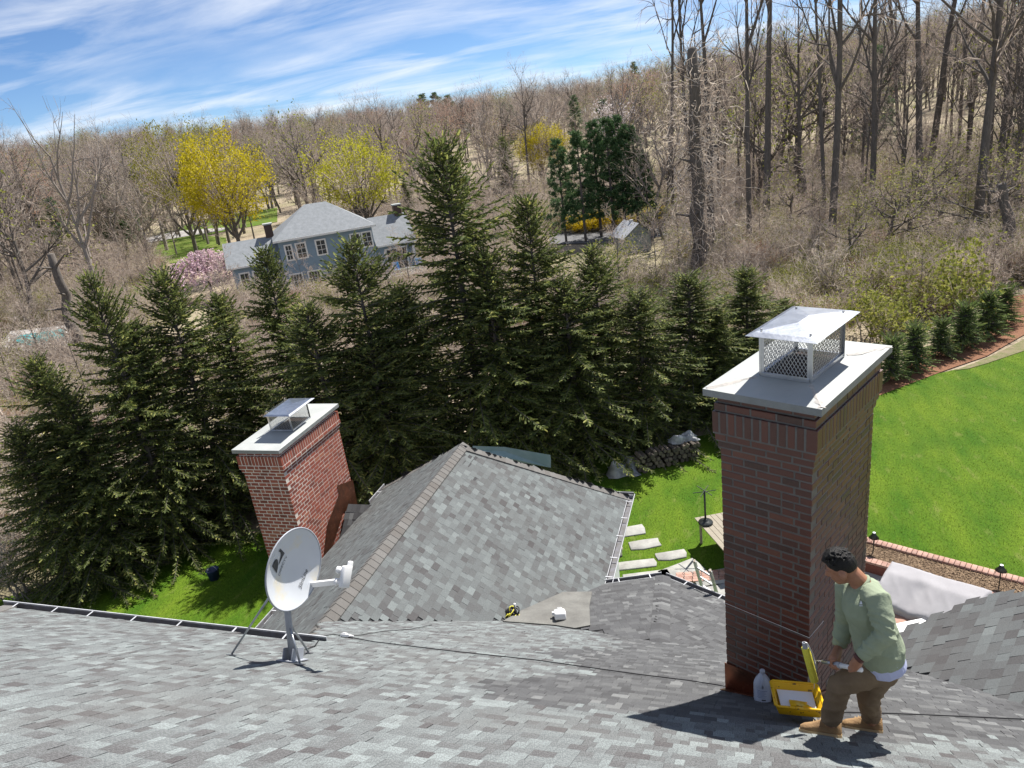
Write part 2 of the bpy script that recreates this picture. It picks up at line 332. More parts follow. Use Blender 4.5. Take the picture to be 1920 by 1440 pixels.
def tab_geo(wv, e, th):
    # local: x along the course, y down the slope, z out of the roof; the upper end dives under the next course
    g = .0016; x0, x1 = g / 2, wv - g / 2; c = .006
    V = np.array([(x0, -.03, .001), (x1, -.03, .001), (x1, e - c, th * .93), (x1 - c, e, th * .9), (x0 + c, e, th * .9), (x0, e - c, th * .93),
                  (x1, -.03, -.012), (x1, e - c, -.012), (x1 - c, e, -.012), (x0 + c, e, -.012), (x0, e - c, -.012), (x0, -.03, -.012)])
    F = np.array([(0, 5, 2, 1), (5, 4, 3, 2), (4, 9, 8, 3), (5, 10, 9, 4), (2, 3, 8, 7), (0, 11, 10, 5), (1, 2, 7, 6)])
    return V, F
NEAR = []
def roof_plane(name, pts, n, m, e=.127, ux=None, wlo=3, whi=9, single=0, base_th=.1, label=None, bias=.5, spread=.3, seed=1, stainf=None, m2=None, flat=False, thick=False):
    """pts: 3D outline on the plane; shingle courses are laid over a felt deck"""
    r = np.random.default_rng(seed); n = nrm(n); uxv = nrm(np.cross((0, 0, 1.), n)) if ux is None else nrm(ux); dn = np.cross(uxv, n)
    if dn[2] > 0: dn = -dn; uxv = -uxv
    if np.dot(np.cross(uxv, dn), n) < 0: uxv = -uxv
    P = np.array(pts); o0 = P[0]; uv = np.stack([(P - o0) @ uxv, (P - o0) @ dn], 1)
    part = MB().poly([p - n * .014 for p in P], base_th, n).build(name, 'roof_felt', house, label=label)
    u0, v0 = uv.min(0); u1, v1 = uv.max(0); rows = int((v1 - v0) / e) + 1; v1b = v1
    Us, Vs, Ws = [], [], []
    for i in range(rows + 1):
        v = v1b - (i + 1) * e; u = u0 - r.uniform(0, .3)
        while u < u1:
            wi = int(r.integers(wlo, whi)); Us.append(u); Vs.append(v); Ws.append(wi); u += wi * .03
    Us, Vs, Ws = map(np.array, (Us, Vs, Ws)); C = np.stack([Us + Ws * .015, Vs + e / 2], 1); keep = in_poly(C, [tuple(q) for q in uv])
    Us, Vs, Ws, C = Us[keep], Vs[keep], Ws[keep], C[keep]
    base = o0 + Us[:, None] * uxv + Vs[:, None] * dn; cen = o0 + C[:, :1] * uxv + C[:, 1:] * dn
    tone = np.clip(r.normal(bias, spread, len(Us)), 0, 1); th = r.choice([.004, .006, .006, .0085], len(Us)) if not flat else r.choice([.0035, .0055], len(Us))
    if thick: th = r.choice([.008, .011, .014], len(Us))
    st = np.zeros(len(Us), bool) if stainf is None else stainf(cen, r)
    # the ones that show largest stay single objects
    sel = np.zeros(len(Us), bool)
    if single:
        dist = np.linalg.norm(cen - EYE, axis=1); pxs = np.array([proj(c) for c in cen]); vis = (pxs[:, 0] > -20) & (pxs[:, 0] < 1940) & (pxs[:, 1] > 0) & (pxs[:, 1] < 1450)
        idx = np.argsort(np.where(vis, dist, 1e9))[:single]; sel[idx] = True
    R3 = np.stack([uxv, dn, n], 1); lift = r.normal(0, .0012, len(Us))
    V0s, F0s, T0s, MIs = [], [], [], []; nv = 0
    for i in range(len(Us)):
        if sel[i]:
            ob = link('shingle', shingle_proto(int(Ws[i]), int(round(tone[i] * 6)), m, e), None, None)
            M4 = Matrix(((*R3[0], base[i][0] + n[0] * lift[i]), (*R3[1], base[i][1] + n[1] * lift[i]), (*R3[2], base[i][2] + n[2] * lift[i]), (0, 0, 0, 1)))
            ob.matrix_basis = M4; ob.parent = part; ob.matrix_parent_inverse = wm(part).inverted(); continue
        V, F = tab_geo(Ws[i] * .03, e, th[i]); V0s.append(V @ R3.T + base[i] + n * lift[i]); F0s.append(F + nv); nv += len(V); T0s.append(np.full(len(F), tone[i])); MIs.append(np.full(len(F), int(st[i])))
    me = npmesh('shingles', np.concatenate(V0s), np.concatenate(F0s), [m, m2 or m], tone=np.concatenate(T0s), mi=np.concatenate(MIs))
    so_ = link('shingle_field', me, part); tag(so_, kind='stuff'); return part
def ridge_caps(pts, wd, nl, nr, parent, seed=3, e=.15, name='ridge_cap', m='ridge_cap'):
    """overlapping cap pieces along a 3D line; nl, nr: normals of the two planes"""
    a, b = np.asarray(pts[0], float), np.asarray(pts[1], float); d = b - a; ln = np.linalg.norm(d); d /= ln; k = int(ln / e); r = np.random.default_rng(seed)
    sl_ = nrm(np.cross(d, nl)); sr = nrm(np.cross(d, nr))
    up = nrm(np.asarray(nl) + np.asarray(nr))
    if np.dot(sl_, nr) > 0: sl_ = -sl_
    if np.dot(sr, nl) > 0: sr = -sr
    mb = MB()
    for i in range(k):
        p = a + d * (i * e); q = p + d * (e * 1.25); mb.tn = r.uniform(0, 1); t0, t1 = .012, .02
        vs_ = []
        for c, t in ((p, t1), (q, t0)):
            for s_, nn in ((sl_, nl), (None, up), (sr, nr)):
                x = c + (0 if s_ is None else s_ * wd) + np.asarray(nn) * t * (1.25 if s_ is None else 1); vs_.append(x)
        vs_ += [v - up * .028 for v in vs_]
        mb.add(vs_, [(0, 1, 4, 3), (1, 2, 5, 4), (0, 6, 7, 1), (1, 7, 8, 2), (0, 3, 9, 6), (2, 8, 11, 5), (3, 4, 10, 9), (4, 5, 11, 10)])
    return mb.build(name, m, parent)
Z = lambda z: z + HC
W0 = np.array([-6.08, 7.40, Z(-6.685)]); RE = np.array([-6.05, 13.4, Z(-6.685)])   # wing ridge
CR = np.array([-2.70, 15.45, Z(-9.05)]); CL = np.array([-9.62, 15.75, Z(-9.12)])   # far eave corners
def p1pt(x, y): return np.array([x, y, zP1(y)])
main_out = [p1pt(-10.1, 5.8), p1pt(-4.88, 5.72), p1pt(-6.08, 7.4), p1pt(-3.1, 10.35), p1pt(-3.0, 10.0), p1pt(-2.0, 9.35), p1pt(-1.15, 8.75), p1pt(0, 8.1), p1pt(1.9, 9.3), p1pt(2.1, 8.7), p1pt(2.85, 5.2), p1pt(4.2, 1.2), p1pt(4.2, -.9), p1pt(-3.3, -.9)]
def stain_main(c, r):                        # run-off darkened shingles around the tall chimney
    f = (c[:, 0] + 1.95 + .35 * np.sin(c[:, 1] * 3)) * 1.6; g = (c[:, 1] - 4.45 - .12 * (c[:, 0] - .5)) * 1.9
    return np.minimum(f, g) + r.normal(0, .22, len(c)) > 0
P1o = roof_plane('roof_slope', main_out, NP1, 'shingle', single=300, wlo=2, whi=6, spread=.24, seed=11, stainf=stain_main, m2='shingle_stained', label='main roof slope in the foreground', bias=.55)
n2 = np.array([math.sin(A1), 0, math.cos(A1)]); n3 = np.array([-math.sin(A1), 0, math.cos(A1)])
def zP2(x): return W0[2] - TA * (x - W0[0])
def zP3(x): return W0[2] + TA * (x - W0[0])
er = -2.72
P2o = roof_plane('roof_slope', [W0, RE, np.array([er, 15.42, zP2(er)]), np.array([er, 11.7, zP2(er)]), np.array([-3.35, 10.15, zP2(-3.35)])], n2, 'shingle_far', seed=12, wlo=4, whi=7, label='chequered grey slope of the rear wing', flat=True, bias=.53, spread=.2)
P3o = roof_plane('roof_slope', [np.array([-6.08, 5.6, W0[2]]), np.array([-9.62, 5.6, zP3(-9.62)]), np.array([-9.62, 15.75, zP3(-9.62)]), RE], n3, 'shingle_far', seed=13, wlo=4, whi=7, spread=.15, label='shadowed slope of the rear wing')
nh = np.cross(CR - RE, CL - RE); nh = nh * np.sign(nh[2]); nh = nrm(nh)
P6o = roof_plane('roof_slope', [RE, np.array([er, 15.42, zP2(er)]), np.array([-9.62, 15.75, zP3(-9.62)])], nh, 'shingle_far', seed=14)
ridge_caps([W0 + np.array([0, -.5, 0]), RE + np.array([0, .1, 0])], .17, n3, n2, P2o)
ridge_caps([np.array([er, 15.42, zP2(er)]), RE], .15, n2, nh, P2o, 4, name='hip_cap'); ridge_caps([np.array([-9.62, 15.75, zP3(-9.62)]), RE], .15, n3, nh, P3o, 5, name='hip_cap')
# lower octagonal roof between the wings
ZE = Z(-9.056)
cH = np.array([-1.581, 12.285, ZE]); lH = np.array([-2.80, 11.87, ZE]); tH = p1pt(-1.214, 8.572); rH = cH + np.array([math.sin(D2R(117.9)), math.cos(D2R(117.9)), 0]) * 4.2
def plane_n(a, b, c):
    n = np.cross(b - a, c - a); return nrm(n * np.sign(n[2]))
na = plane_n(cH, lH, tH); nb = plane_n(cH, rH, tH)
def onpl(n, p0, x, y): return np.array([x, y, p0[2] - (n[0] * (x - p0[0]) + n[1] * (y - p0[1])) / n[2]])
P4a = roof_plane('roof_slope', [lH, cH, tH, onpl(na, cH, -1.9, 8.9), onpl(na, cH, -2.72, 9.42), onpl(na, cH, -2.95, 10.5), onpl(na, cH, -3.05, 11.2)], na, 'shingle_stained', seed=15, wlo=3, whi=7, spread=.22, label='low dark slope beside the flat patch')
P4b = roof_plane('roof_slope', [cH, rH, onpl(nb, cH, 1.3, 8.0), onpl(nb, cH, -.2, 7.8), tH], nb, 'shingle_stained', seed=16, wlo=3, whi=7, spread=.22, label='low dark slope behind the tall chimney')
ridge_caps([cH, tH + (tH - cH) * .03], .15, na, nb, P4a, 6, name='hip_cap', m='shingle_stained')
# roof slope rising at the right edge
n5 = np.array([math.sin(D2R(-63)) * math.sin(D2R(40)), math.cos(D2R(-63)) * math.sin(D2R(40)), math.cos(D2R(40))]); q5 = p1pt(2.325, 7.355); d5 = n5.dot(q5)
def on5(px, py): return ONP(n5, d5, px, py)
v5a, v5b = on5(1670, 1236), on5(1960, 1345)
P5o = roof_plane('roof_slope', [on5(1640, 1235), on5(1652, 1203), on5(1690, 1184), on5(1745, 1158), on5(1810, 1130), on5(1860, 1117), on5(2250, 1055), on5(2350, 1300), on5(2000, 1380), on5(1900, 1330)], n5, 'shingle_far', seed=17, wlo=5, whi=8, spread=.17, bias=.36, e=.165, thick=True, label='steep slope at the right of the roof')
# dead valley patch
pat = [onP1(943, 1167), ONP(n2, n2.dot(W0), 975, 1148), ONP(n2, n2.dot(W0), 1056, 1112), onpl(na, cH, -2.85, 11.3), onpl(na, cH, -2.7, 10.4), onpl(na, cH, -2.45, 9.35), onP1(1078, 1180), onP1(1040, 1174)]
pc = np.mean(pat, 0); mb = MB(); k = len(pat); PP = [p + np.array([0, 0, .03]) for p in pat] + [pc + np.array([0, 0, .035])]
mb.add(PP + [p - np.array([0, 0, .06]) for p in PP], [(i, (i + 1) % k, k) for i in range(k)] + [(i, k + 1 + i, k + 1 + (i + 1) % k, (i + 1) % k) for i in range(k)]); patch_o = mb.build('valley_patch', 'membrane', house, label='flat grey membrane patch where the roofs meet')
# hip cap at the left corner of the main roof
hipn = nrm((-math.sin(A1), 0, math.cos(A1))); ridge_caps([p1pt(-10.1, 5.8), p1pt(-3.3, -.9)], .16, hipn, NP1, P1o, 8, name='hip_cap')
MB().poly([p1pt(-10.1, 5.8), p1pt(-3.3, -.9), np.array([-10.1, -.9, zP1(5.8)])], .1, hipn).build('roof_slope', 'shingle_far', house)
MB().poly([p1pt(-3.3, -.92), p1pt(4.2, -.92), np.array([4.2, -7, zP1(5.2)]), np.array([-9.5, -7, zP1(5.2)])], .1, (0, -.58, .82)).build('roof_slope', 'shingle_far', house)
# gutters: open troughs with a rolled lip and straps
def gutter(a, b, outdir, straps, parent=house, wd=.125, dep=.1, label=None, over=.0):
    a = np.asarray(a, float); b = np.asarray(b, float); o = nrm(outdir); up = np.array([0, 0, 1.]); mb = MB(); prof = [(0, .0), (0, -dep), (wd * .8, -dep), (wd, -.02), (wd, .012), (wd - .011, .012), (wd - .011, -.012), (wd * .74, -dep + .012), (.012, -dep + .012), (.012, .0)]
    k = len(prof); vs_ = [c + o * x + up * z for c in (a, b) for x, z in prof]
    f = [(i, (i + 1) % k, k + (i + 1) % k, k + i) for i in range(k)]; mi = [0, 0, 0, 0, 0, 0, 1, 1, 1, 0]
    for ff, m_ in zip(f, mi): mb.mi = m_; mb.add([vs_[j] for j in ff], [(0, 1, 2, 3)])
    mb.mi = 0; mb.add(vs_, [tuple(range(k)), tuple(range(2 * k - 1, k - 1, -1))])
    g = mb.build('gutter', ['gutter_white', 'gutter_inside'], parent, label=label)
    d = b - a
    for s in straps:
        MB().bar(a + d * s - o * .03 + up * .018, a + d * s + o * wd * .8 + up * .014, .022, .003).build('gutter_strap', 'gutter_white', g)
    return g
gy = 5.80
gutter((-10.25, gy, zP1(gy) - .005), (-4.83, gy - .05, zP1(gy) + .012), (0, 1, 0), (.06, .2, .32, .46, .6, .76, .9), label='white trough gutter along the main eave')
gutter((er + .0, 15.55, zP2(er) - .0), (er + .0, 11.75, zP2(er) - .0), (1, 0, 0), (.1, .3, .5, .72, .9), wd=.16, label='white gutter with leaf debris on the wing')
gutter((-9.62, 15.9, zP3(-9.62)), (-9.62, 14.95, zP3(-9.62)), (-1, 0, 0), (.5,)); gutter((-9.62, 12.2, zP3(-9.62)), (-9.62, 6.0, zP3(-9.62)), (-1, 0, 0), (.3, .7))
gutter((-2.6, 15.5, zP2(er)), (-9.6, 15.85, zP3(-9.62)), (0, 1, 0), ())
gutter(lH, cH, (-na[0] * 0 + na[0], na[1], 0), (.3, .8)); gutter(cH, rH, (nb[0], nb[1], 0), (.12, .3, .5))
gutter((-10.25, gy, zP1(gy)), (-10.25, -1, zP1(gy)), (-1, 0, 0), ())
# walls under the eaves
def wall(name, pts, z0, z1, m, th=.12):
    mb = MB()
    for (x1, y1), (x2, y2) in zip(pts[:-1], pts[1:]): mb.bar((x1, y1, (z0 + z1) / 2), (x2, y2, (z0 + z1) / 2), th, z1 - z0)
    return mb.build(name, m, house)
wall('wall', [(-9.9, -6.5), (-9.9, 5.4), (-5.5, 5.4)], 0, zP1(5.8) - .15, 'siding'); wall('wall', [(-9.2, 5.4), (-9.2, 15.4), (-3.1, 15.1), (-3.1, 11.8), (-1.75, 11.9), (1.8, 10.0), (3.6, 8.5)], 0, ZE - .12, 'siding')
wall('wall', [(3.4, 9.1), (7.5, 7.0)], 0, Z(-8.2), 'siding')
# white corner post and dark opening under the wing eave
MB().box((-2.83, 12.75, 1.2), (.16, .16, 2.4)).build('post', 'white_paint', house)
# copper roof of the bay beyond the hip
MB().poly([G(886, 836, Z(-7.9)), G(946, 838, Z(-7.9)), G(1032, 853, Z(-7.9)), G(1032, 869, Z(-8.15)), G(900, 846, Z(-8.15))], .12, (0, 0, 1)).build('bay_roof', 'verdigris', house, label='pale green metal bay roof behind the hip')
# small saddle roof between the wing and the far chimney
cx0, cx1 = -10.02, -9.5; yr = 14.35; zr = Z(-9.02)
sn = nrm((0, -math.sin(D2R(38)), math.cos(D2R(38))))
sd_pts = [np.array([-10.0, yr, zr]), np.array([-9.25, yr, zr]), np.array([-9.55, 12.6, zr - 1.75 * .72]), np.array([-10.0, 12.6, zr - 1.75 * .72])]
P7 = roof_plane('roof_slope', sd_pts, sn, 'shingle_stained', seed=18, wlo=4, whi=6, e=.2, label='small dark shingled saddle beside the red chimney')
MB().poly([np.array([-10.0, yr, zr]), np.array([-9.25, yr, zr]), np.array([-9.6, 15.1, zr - .5]), np.array([-10.0, 15.1, zr - .5])], .05, (0, .6, .8)).build('roof_slope', 'shingle_stained', house)
# ------------------------------------------------------------------ chimneys
def flatpoly(name, pts, th, m, parent, **kw):
    p = [np.asarray(q, float) for q in pts]; n = nrm(np.cross(p[1] - p[0], p[2] - p[0])); return MB().poly(p, th, n).build(name, m, parent, **kw)
def chimney(FC, ua, w, w2, zt, zlow, ch, bl, mb_, mm, label, over, mo=.0135, single=300, seed=5, low=None, group=None):
    r = np.random.default_rng(seed); u = np.array([math.sin(D2R(ua)), math.cos(D2R(ua)), 0]); v = np.array([math.sin(D2R(ua - 90)), math.cos(D2R(ua - 90)), 0])
    F0 = np.array([FC[0], FC[1], 0]); P = lambda a, b, z: F0 + u * a + v * b + np.array([0, 0, z])
    th = empty('brick_chimney', P(-w / 2, w2 / 2, zlow), label=label, cat='chimney')
    dep = .095; sol = ch * 2 + .06
    bricks = []                                        # (origin, dir, out, len, h, tone, visible)
    def ring(off, z, h, L0, par, soldier=False):
        cs = [(-w - off, -off), (off, -off), (off, w2 + off), (-w - off, w2 + off)]; ds = [u, v, -u, -v]; outs = [-v, u, v, -u]; ln = [w + 2 * off, w2 + 2 * off] * 2
        for k in range(4):
            s0 = 0.0 if (k + par) % 2 == 0 else dep + mo; s1 = ln[k] - s0; x = s0; first = True
            while x < s1 - .02:
                if soldier: l = L0
                else:
                    l = L0
                    if not first and r.random() < .12: l = L0 * .5
                first = False
                if x + l > s1 - L0 * .28: l = s1 - x
                o = P(*cs[k], z) + ds[k] * x
                cen = o + ds[k] * l / 2
                if not (low and z + h < low(cen) - .01): bricks.append((o, ds[k], outs[k], l - mo * (x + l < s1 - .01), h - mo, float(np.clip(r.normal(.5, .24), 0, 1)), k < 2))
                x += l
        a_, b_ = -w - off, -off
        return off, z, h
    zs = zt - over['th']; cores = []
    for kind, off in over['rings']:
        h = sol if kind == 's' else ch; zs -= h; ring(off, zs, h, ch if kind == 's' else bl, len(cores) % 2, kind == 's'); cores.append((off, zs, h))
    i = len(cores); ztop_shaft = zs
    while zs > zlow: zs -= ch; ring(0, zs, ch, bl, i % 2); i += 1
    mbx = MB(); eps = .0035
    Rm = np.stack([u, v, np.array([0, 0, 1.])], 1)
    mbx.box(P(-w / 2, w2 / 2, (zlow + ztop_shaft) / 2), (w - 2 * eps, w2 - 2 * eps, ztop_shaft - zlow), Rm)
    for off, z, h in cores: mbx.box(P(-w / 2, w2 / 2, z + h / 2 - mo / 2), (w + 2 * off - 2 * eps, w2 + 2 * off - 2 * eps, h - .001), Rm)
    mbx.build('mortar_core', mm, th)
    # bricks: the 300 that show largest are objects, the rest one field
    val = []
    for o, d, n, l, h, t, vis in bricks:
        c = o + d * l / 2; e = EYE - c; dist = np.linalg.norm(e); val.append((l * h * max(0, e.dot(n)) / dist ** 3) if vis else 0)
    idx = set(np.argsort(-np.array(val))[:single]); protos = {}; fb = MB()
    for j, (o, d, n, l, h, t, vis) in enumerate(bricks):
        o = o + n * r.normal(0, .0008) + np.array([0, 0, mo / 2])
        if j in idx:
            key = (round(l, 2), round(h, 3), int(t * 5.99))
            if key not in protos:
                q = MB(); q.tn = (key[2] + .5) / 6; q.box((l / 2, -dep / 2, h / 2), (l, dep, h)); ob = q.build('brick', mb_); bevel(ob, .004, 1); ob.data.polygons.foreach_set('use_smooth', np.zeros(len(ob.data.polygons), bool)); protos[key] = ob.data; bpy.data.objects.remove(ob)
            b = link('brick', protos[key]); b.matrix_basis = Matrix(((d[0], n[0], 0, o[0]), (d[1], n[1], 0, o[1]), (d[2], n[2], 1, o[2]), (0, 0, 0, 1))) @ Matrix.Diagonal((l / key[0], 1, 1, 1))
            b.parent = th; b.matrix_parent_inverse = wm(th).inverted()
        else:
            fb.tn = t; fb.box(o + d * l / 2 - n * dep / 2 + np.array([0, 0, h / 2]), (l, dep, h), np.stack([d, n, np.array([0, 0, 1.])], 1))
    tag(fb.build('brick_field', mb_, th), kind='stuff')
    # crown: weathered wash slab with hips to a raised centre
    ov = over['slab']; a0, a1, b0, b1 = -w - ov, ov, -ov, w2 + ov; t = over['th']; f = over['flange']
    vs_ = [P(a0, b0, zt - t), P(a1, b0, zt - t), P(a1, b1, zt - t), P(a0, b1, zt - t), P(a0, b0, zt), P(a1, b0, zt), P(a1, b1, zt), P(a0, b1, zt)] + [P(x, y, zt + over['rise']) for x, y in ((f[0], f[2]), (f[1], f[2]), (f[1], f[3]), (f[0], f[3]))]
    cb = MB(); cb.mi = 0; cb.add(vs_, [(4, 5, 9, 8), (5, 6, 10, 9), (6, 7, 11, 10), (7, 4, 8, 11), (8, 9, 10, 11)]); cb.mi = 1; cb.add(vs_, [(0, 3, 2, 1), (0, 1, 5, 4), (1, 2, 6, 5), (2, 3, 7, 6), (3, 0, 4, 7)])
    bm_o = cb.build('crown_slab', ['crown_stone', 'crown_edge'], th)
    # cap
    z0 = zt + over['rise']; z1 = over['lidz']; capo = MB()
    fw = .028
    for (x0, y0), (x1, y1) in (((f[0], f[2]), (f[1], f[2])), ((f[1], f[2]), (f[1], f[3])), ((f[1], f[3]), (f[0], f[3])), ((f[0], f[3]), (f[0], f[2]))):
        capo.bar(P(x0, y0, z0 + .014), P(x1, y1, z0 + .014), fw, .028)
    cap = capo.build('chimney_cap', 'stainless', th)
    MB().box(P((f[0] + f[1]) / 2, (f[2] + f[3]) / 2, z0 + .006), (f[1] - f[0] - .09, f[3] - f[2] - .09, .016), Rm).build('flue_opening', 'soot', cap)
    for x, y in ((f[0], f[2]), (f[1], f[2]), (f[1], f[3]), (f[0], f[3])):
        MB().box(P(x, y, (z0 + z1) / 2 + .01), (.042, .006, z1 - z0 + .02), Rm).box(P(x, y + .012, (z0 + z1) / 2 + .01), (.006, .03, z1 - z0 + .02), Rm).build('cap_leg', 'stainless', cap)
    l = over['lid']; i1 = .055; mx, my = (l[0] + l[1]) / 2, (l[2] + l[3]) / 2; rr = (l[3] - l[2] - (l[1] - l[0])) * .35
    o4 = [P(x, y, z1) for x, y in ((l[0], l[2]), (l[1], l[2]), (l[1], l[3]), (l[0], l[3]))]; i4 = [P(x, y, z1 + .022) for x, y in ((l[0] + i1, l[2] + i1), (l[1] - i1, l[2] + i1), (l[1] - i1, l[3] - i1), (l[0] + i1, l[3] - i1))]; rp = [P(mx, my - rr, z1 + .042), P(mx, my + rr, z1 + .042)]
    lb = MB(); allv = o4 + i4 + rp; lb.add(allv + [q - np.array([0, 0, .003]) for q in allv], [(0, 1, 5, 4), (1, 2, 6, 5), (2, 3, 7, 6), (3, 0, 4, 7), (4, 5, 8), (5, 6, 9, 8), (6, 7, 9), (7, 4, 8, 9)] + [tuple(10 + i for i in fc[::-1]) for fc in [(0, 1, 5, 4), (1, 2, 6, 5), (2, 3, 7, 6), (3, 0, 4, 7), (4, 5, 8), (5, 6, 9, 8), (6, 7, 9), (7, 4, 8, 9)]] + [(i, 10 + i, 10 + (i + 1) % 4, (i + 1) % 4) for i in range(4)])
    lb.build('cap_lid', 'stainless', cap)
    for x, y in ((f[0], f[2]), (f[1], f[2]), (f[1], f[3]), (f[0], f[3])): MB().lathe([(.009, 0), (.009, .012), (.004, .016)], P(x, y, z1 + .028), 6).build('bolt', 'steel_wire', cap)
    cs = over['cell']
    for (x0, y0), (x1, y1) in (((f[0], f[2]), (f[1], f[2])), ((f[1], f[2]), (f[1], f[3])), ((f[1], f[3]), (f[0], f[3])), ((f[0], f[3]), (f[0], f[2]))):
        A_, B_ = P(x0, y0, z0 + .02), P(x1, y1, z0 + .02); ln = np.linalg.norm(B_ - A_); d = (B_ - A_) / ln; hh = z1 - z0 - .01; sb = MB(); sl2 = hh / (cs * 1.7) * cs
        k0 = -int(hh / (cs * 1.7)) - 1
        for i in range(k0, int(ln / cs) + 1):
            for sgn in (1, -1):
                p0, p1 = (i * cs, 0.0), (i * cs + sl2, hh)
                if sgn < 0: p0, p1 = (i * cs, hh), (i * cs + sl2, 0.0)
                t0, t1 = 0.0, 1.0; dxx = p1[0] - p0[0]
                if p0[0] < 0: t0 = -p0[0] / dxx
                if p1[0] > ln: t1 = (ln - p0[0]) / dxx
                if t1 - t0 < .03: continue
                q0, q1 = [A_ + d * (p0[0] + dxx * t) + np.array([0, 0, p0[1] + (p1[1] - p0[1]) * t]) for t in (t0, t1)]; sb.bar(q0, q1, .0035, .0035)
        tag(sb.build('mesh_screen', 'steel_wire', cap))
    return th, P
FCx, FCy = .517, 5.282
big, PB = chimney((FCx, FCy), 117, .775, 1.36, Z(-2.25), zP1(6.9), .0713, .213, 'brick_dark', 'mortar_dark', 'tall dark brick chimney with steel cap beside the stooping worker',
    dict(th=.06, slab=.095, rise=.055, rings=[('c', .012), ('c', .03), ('s', .046), ('c', .03), ('c', .014)], flange=(-.52, -.13, .24, .9), lid=(-.615, -.045, .15, 1.04), lidz=Z(-1.84), cell=.03), low=lambda c: zP1(c[1]))
# pale cement smears along the crown hips
rs_ = np.random.default_rng(23)
for (ca, cb_) in (((.095, -.095), (-.13, .24)), ((.095, 1.455), (-.13, .9)), ((-.87, -.095), (-.52, .24))):
    A_ = PB(*ca, Z(-2.25) + .003); B_ = PB(*cb_, Z(-2.195) + .003); d_ = B_ - A_; sd0 = nrm(np.cross(d_, (0, 0, 1.))); Lp, Rp = [], []
    for t_ in np.linspace(.06, .9, 9): wv = rs_.uniform(.012, .05) * (1 - .4 * t_); Lp.append(A_ + d_ * t_ + sd0 * wv + np.array([0, 0, -.002 - .14 * wv])); Rp.append(A_ + d_ * t_ - sd0 * wv * rs_.uniform(.5, 1.2) + np.array([0, 0, -.002 - .14 * wv]))
    Mp = [A_ + d_ * t_ + np.array([0, 0, .003]) for t_ in np.linspace(.06, .9, 9)]; mbz = MB(); mbz.add(Lp + Mp + Rp, [f for i in range(8) for f in ((i, i + 1, 10 + i, 9 + i), (9 + i, 10 + i, 19 + i, 18 + i))]); mbz.build('cement_smear', 'cement_smear', big)
# copper apron at its foot
q = lambda a, b, dz: PB(a, b, 0) + np.array([0, 0, zP1((PB(a, b, 0))[1]) + dz])
flatpoly('copper_flashing', [q(-.79, -.014, .01), q(.012, -.014, .01), q(.012, -.014, .07), q(-.3, -.014, .2), q(-.79, -.014, .33)], .004, 'copper', big)
flatpoly('copper_flashing', [q(.014, -.012, .01), q(.014, 1.3, .01), q(.014, 1.3, .12), q(.014, -.012, .12)], .004, 'copper', big)
flatpoly('copper_flashing', [q(-.8, -.1, .014), q(.1, -.1, .014), q(.1, -.012, .014), q(-.8, -.012, .014)], .004, 'copper', big)
# pale string line tied round the shaft
zl = Z(-4.42); MB().tube([PB(-.785, .4, zl + .03), PB(-.783, -.008, zl + .02), PB(.006, -.008, zl), PB(.008, .3, zl - .03)], .002, 5).build('string_line', 'white_paint', big)
chm2, PC = chimney((-10.10, 12.33), 90, 1.11, 2.55, Z(-6.3), Z(-11.6), .094, .225, 'brick_red', 'mortar_pale', 'sunlit red brick chimney with blue-tinted steel cap behind the satellite dish',
    dict(th=.09, slab=.09, rise=.05, rings=[('c', .0), ('s', .05), ('c', .055), ('c', .025)], flange=(-.72, -.12, .84, 1.62), lid=(-.66, .08, .6, 1.72), lidz=Z(-5.76), cell=.045), seed=6, mo=.019)
flatpoly('copper_flashing', [(-10.09, 14.9, Z(-9.45)), (-10.09, 14.95, Z(-8.55)), (-10.09, 14.2, Z(-8.3)), (-10.09, 14.2, Z(-9.1))], .004, 'copper', chm2)
flatpoly('copper_flashing', [(-10.09, 14.2, Z(-9.1)), (-10.09, 14.2, Z(-8.55)), (-10.09, 13.4, Z(-9.0)), (-10.09, 12.9, Z(-9.7)), (-10.09, 12.6, Z(-10.2))], .004, 'copper', chm2)
# ------------------------------------------------------------------ satellite dish
DB = onP1(548, 1240); DC = AT(548, 1066, math.hypot(DB[0], DB[1]) + .12)
rv = nrm(DC - EYE); e1 = nrm(RW[:, 0] - rv * rv.dot(RW[:, 0])); e2 = nrm(np.cross(rv, e1))      # e2 points down in the picture
dn_ = nrm(-.62 * rv + .785 * (.985 * e1 + .17 * e2)); dyv = nrm(-e2 - dn_ * dn_.dot(-e2)); dyv = nrm(dyv + .0 * e1); dxv = np.cross(dyv, dn_); RD = .395; FD = .42
dish = empty('satellite_dish', DB, label='white oval satellite dish on a grey mast', cat='satellite dish')
def dpt(x, y, lift=0.0): return DC + dxv * x + dyv * y + dn_ * ((x * x + y * y) / (4 * FD) - .06 + lift)
def refl(name, lift, flip, r1, m):
    V = [dpt(0, 0, lift)]; F = []; n, k = 48, 9
    for i in range(1, k + 1):
        for j in range(n):
            a = 2 * math.pi * j / n; V.append(dpt(r1 * i / k * math.cos(a), r1 * i / k * math.sin(a), lift))
    for j in range(n): F.append((0, 1 + j, 1 + (j + 1) % n))
    for i in range(k - 1):
        for j in range(n): F.append((1 + i * n + j, 1 + (i + 1) * n + j, 1 + (i + 1) * n + (j + 1) % n, 1 + i * n + (j + 1) % n))
    return V, F
V, F = refl('r', 0, 0, RD, ''); V2, F2 = refl('r', -.006, 0, RD, ''); mbd = MB(); mbd.add(V, F); mbd.add(V2, [f[::-1] for f in F2]); rf = mbd.build('reflector', 'dish_paint', dish, smooth=True)
MB().tube([dpt(RD * math.cos(a), RD * math.sin(a), -.004) for a in np.linspace(0, 2 * math.pi, 49)[:-1]], .009, 6, closed=True).build('rim', 'dish_grey', rf, smooth=True)
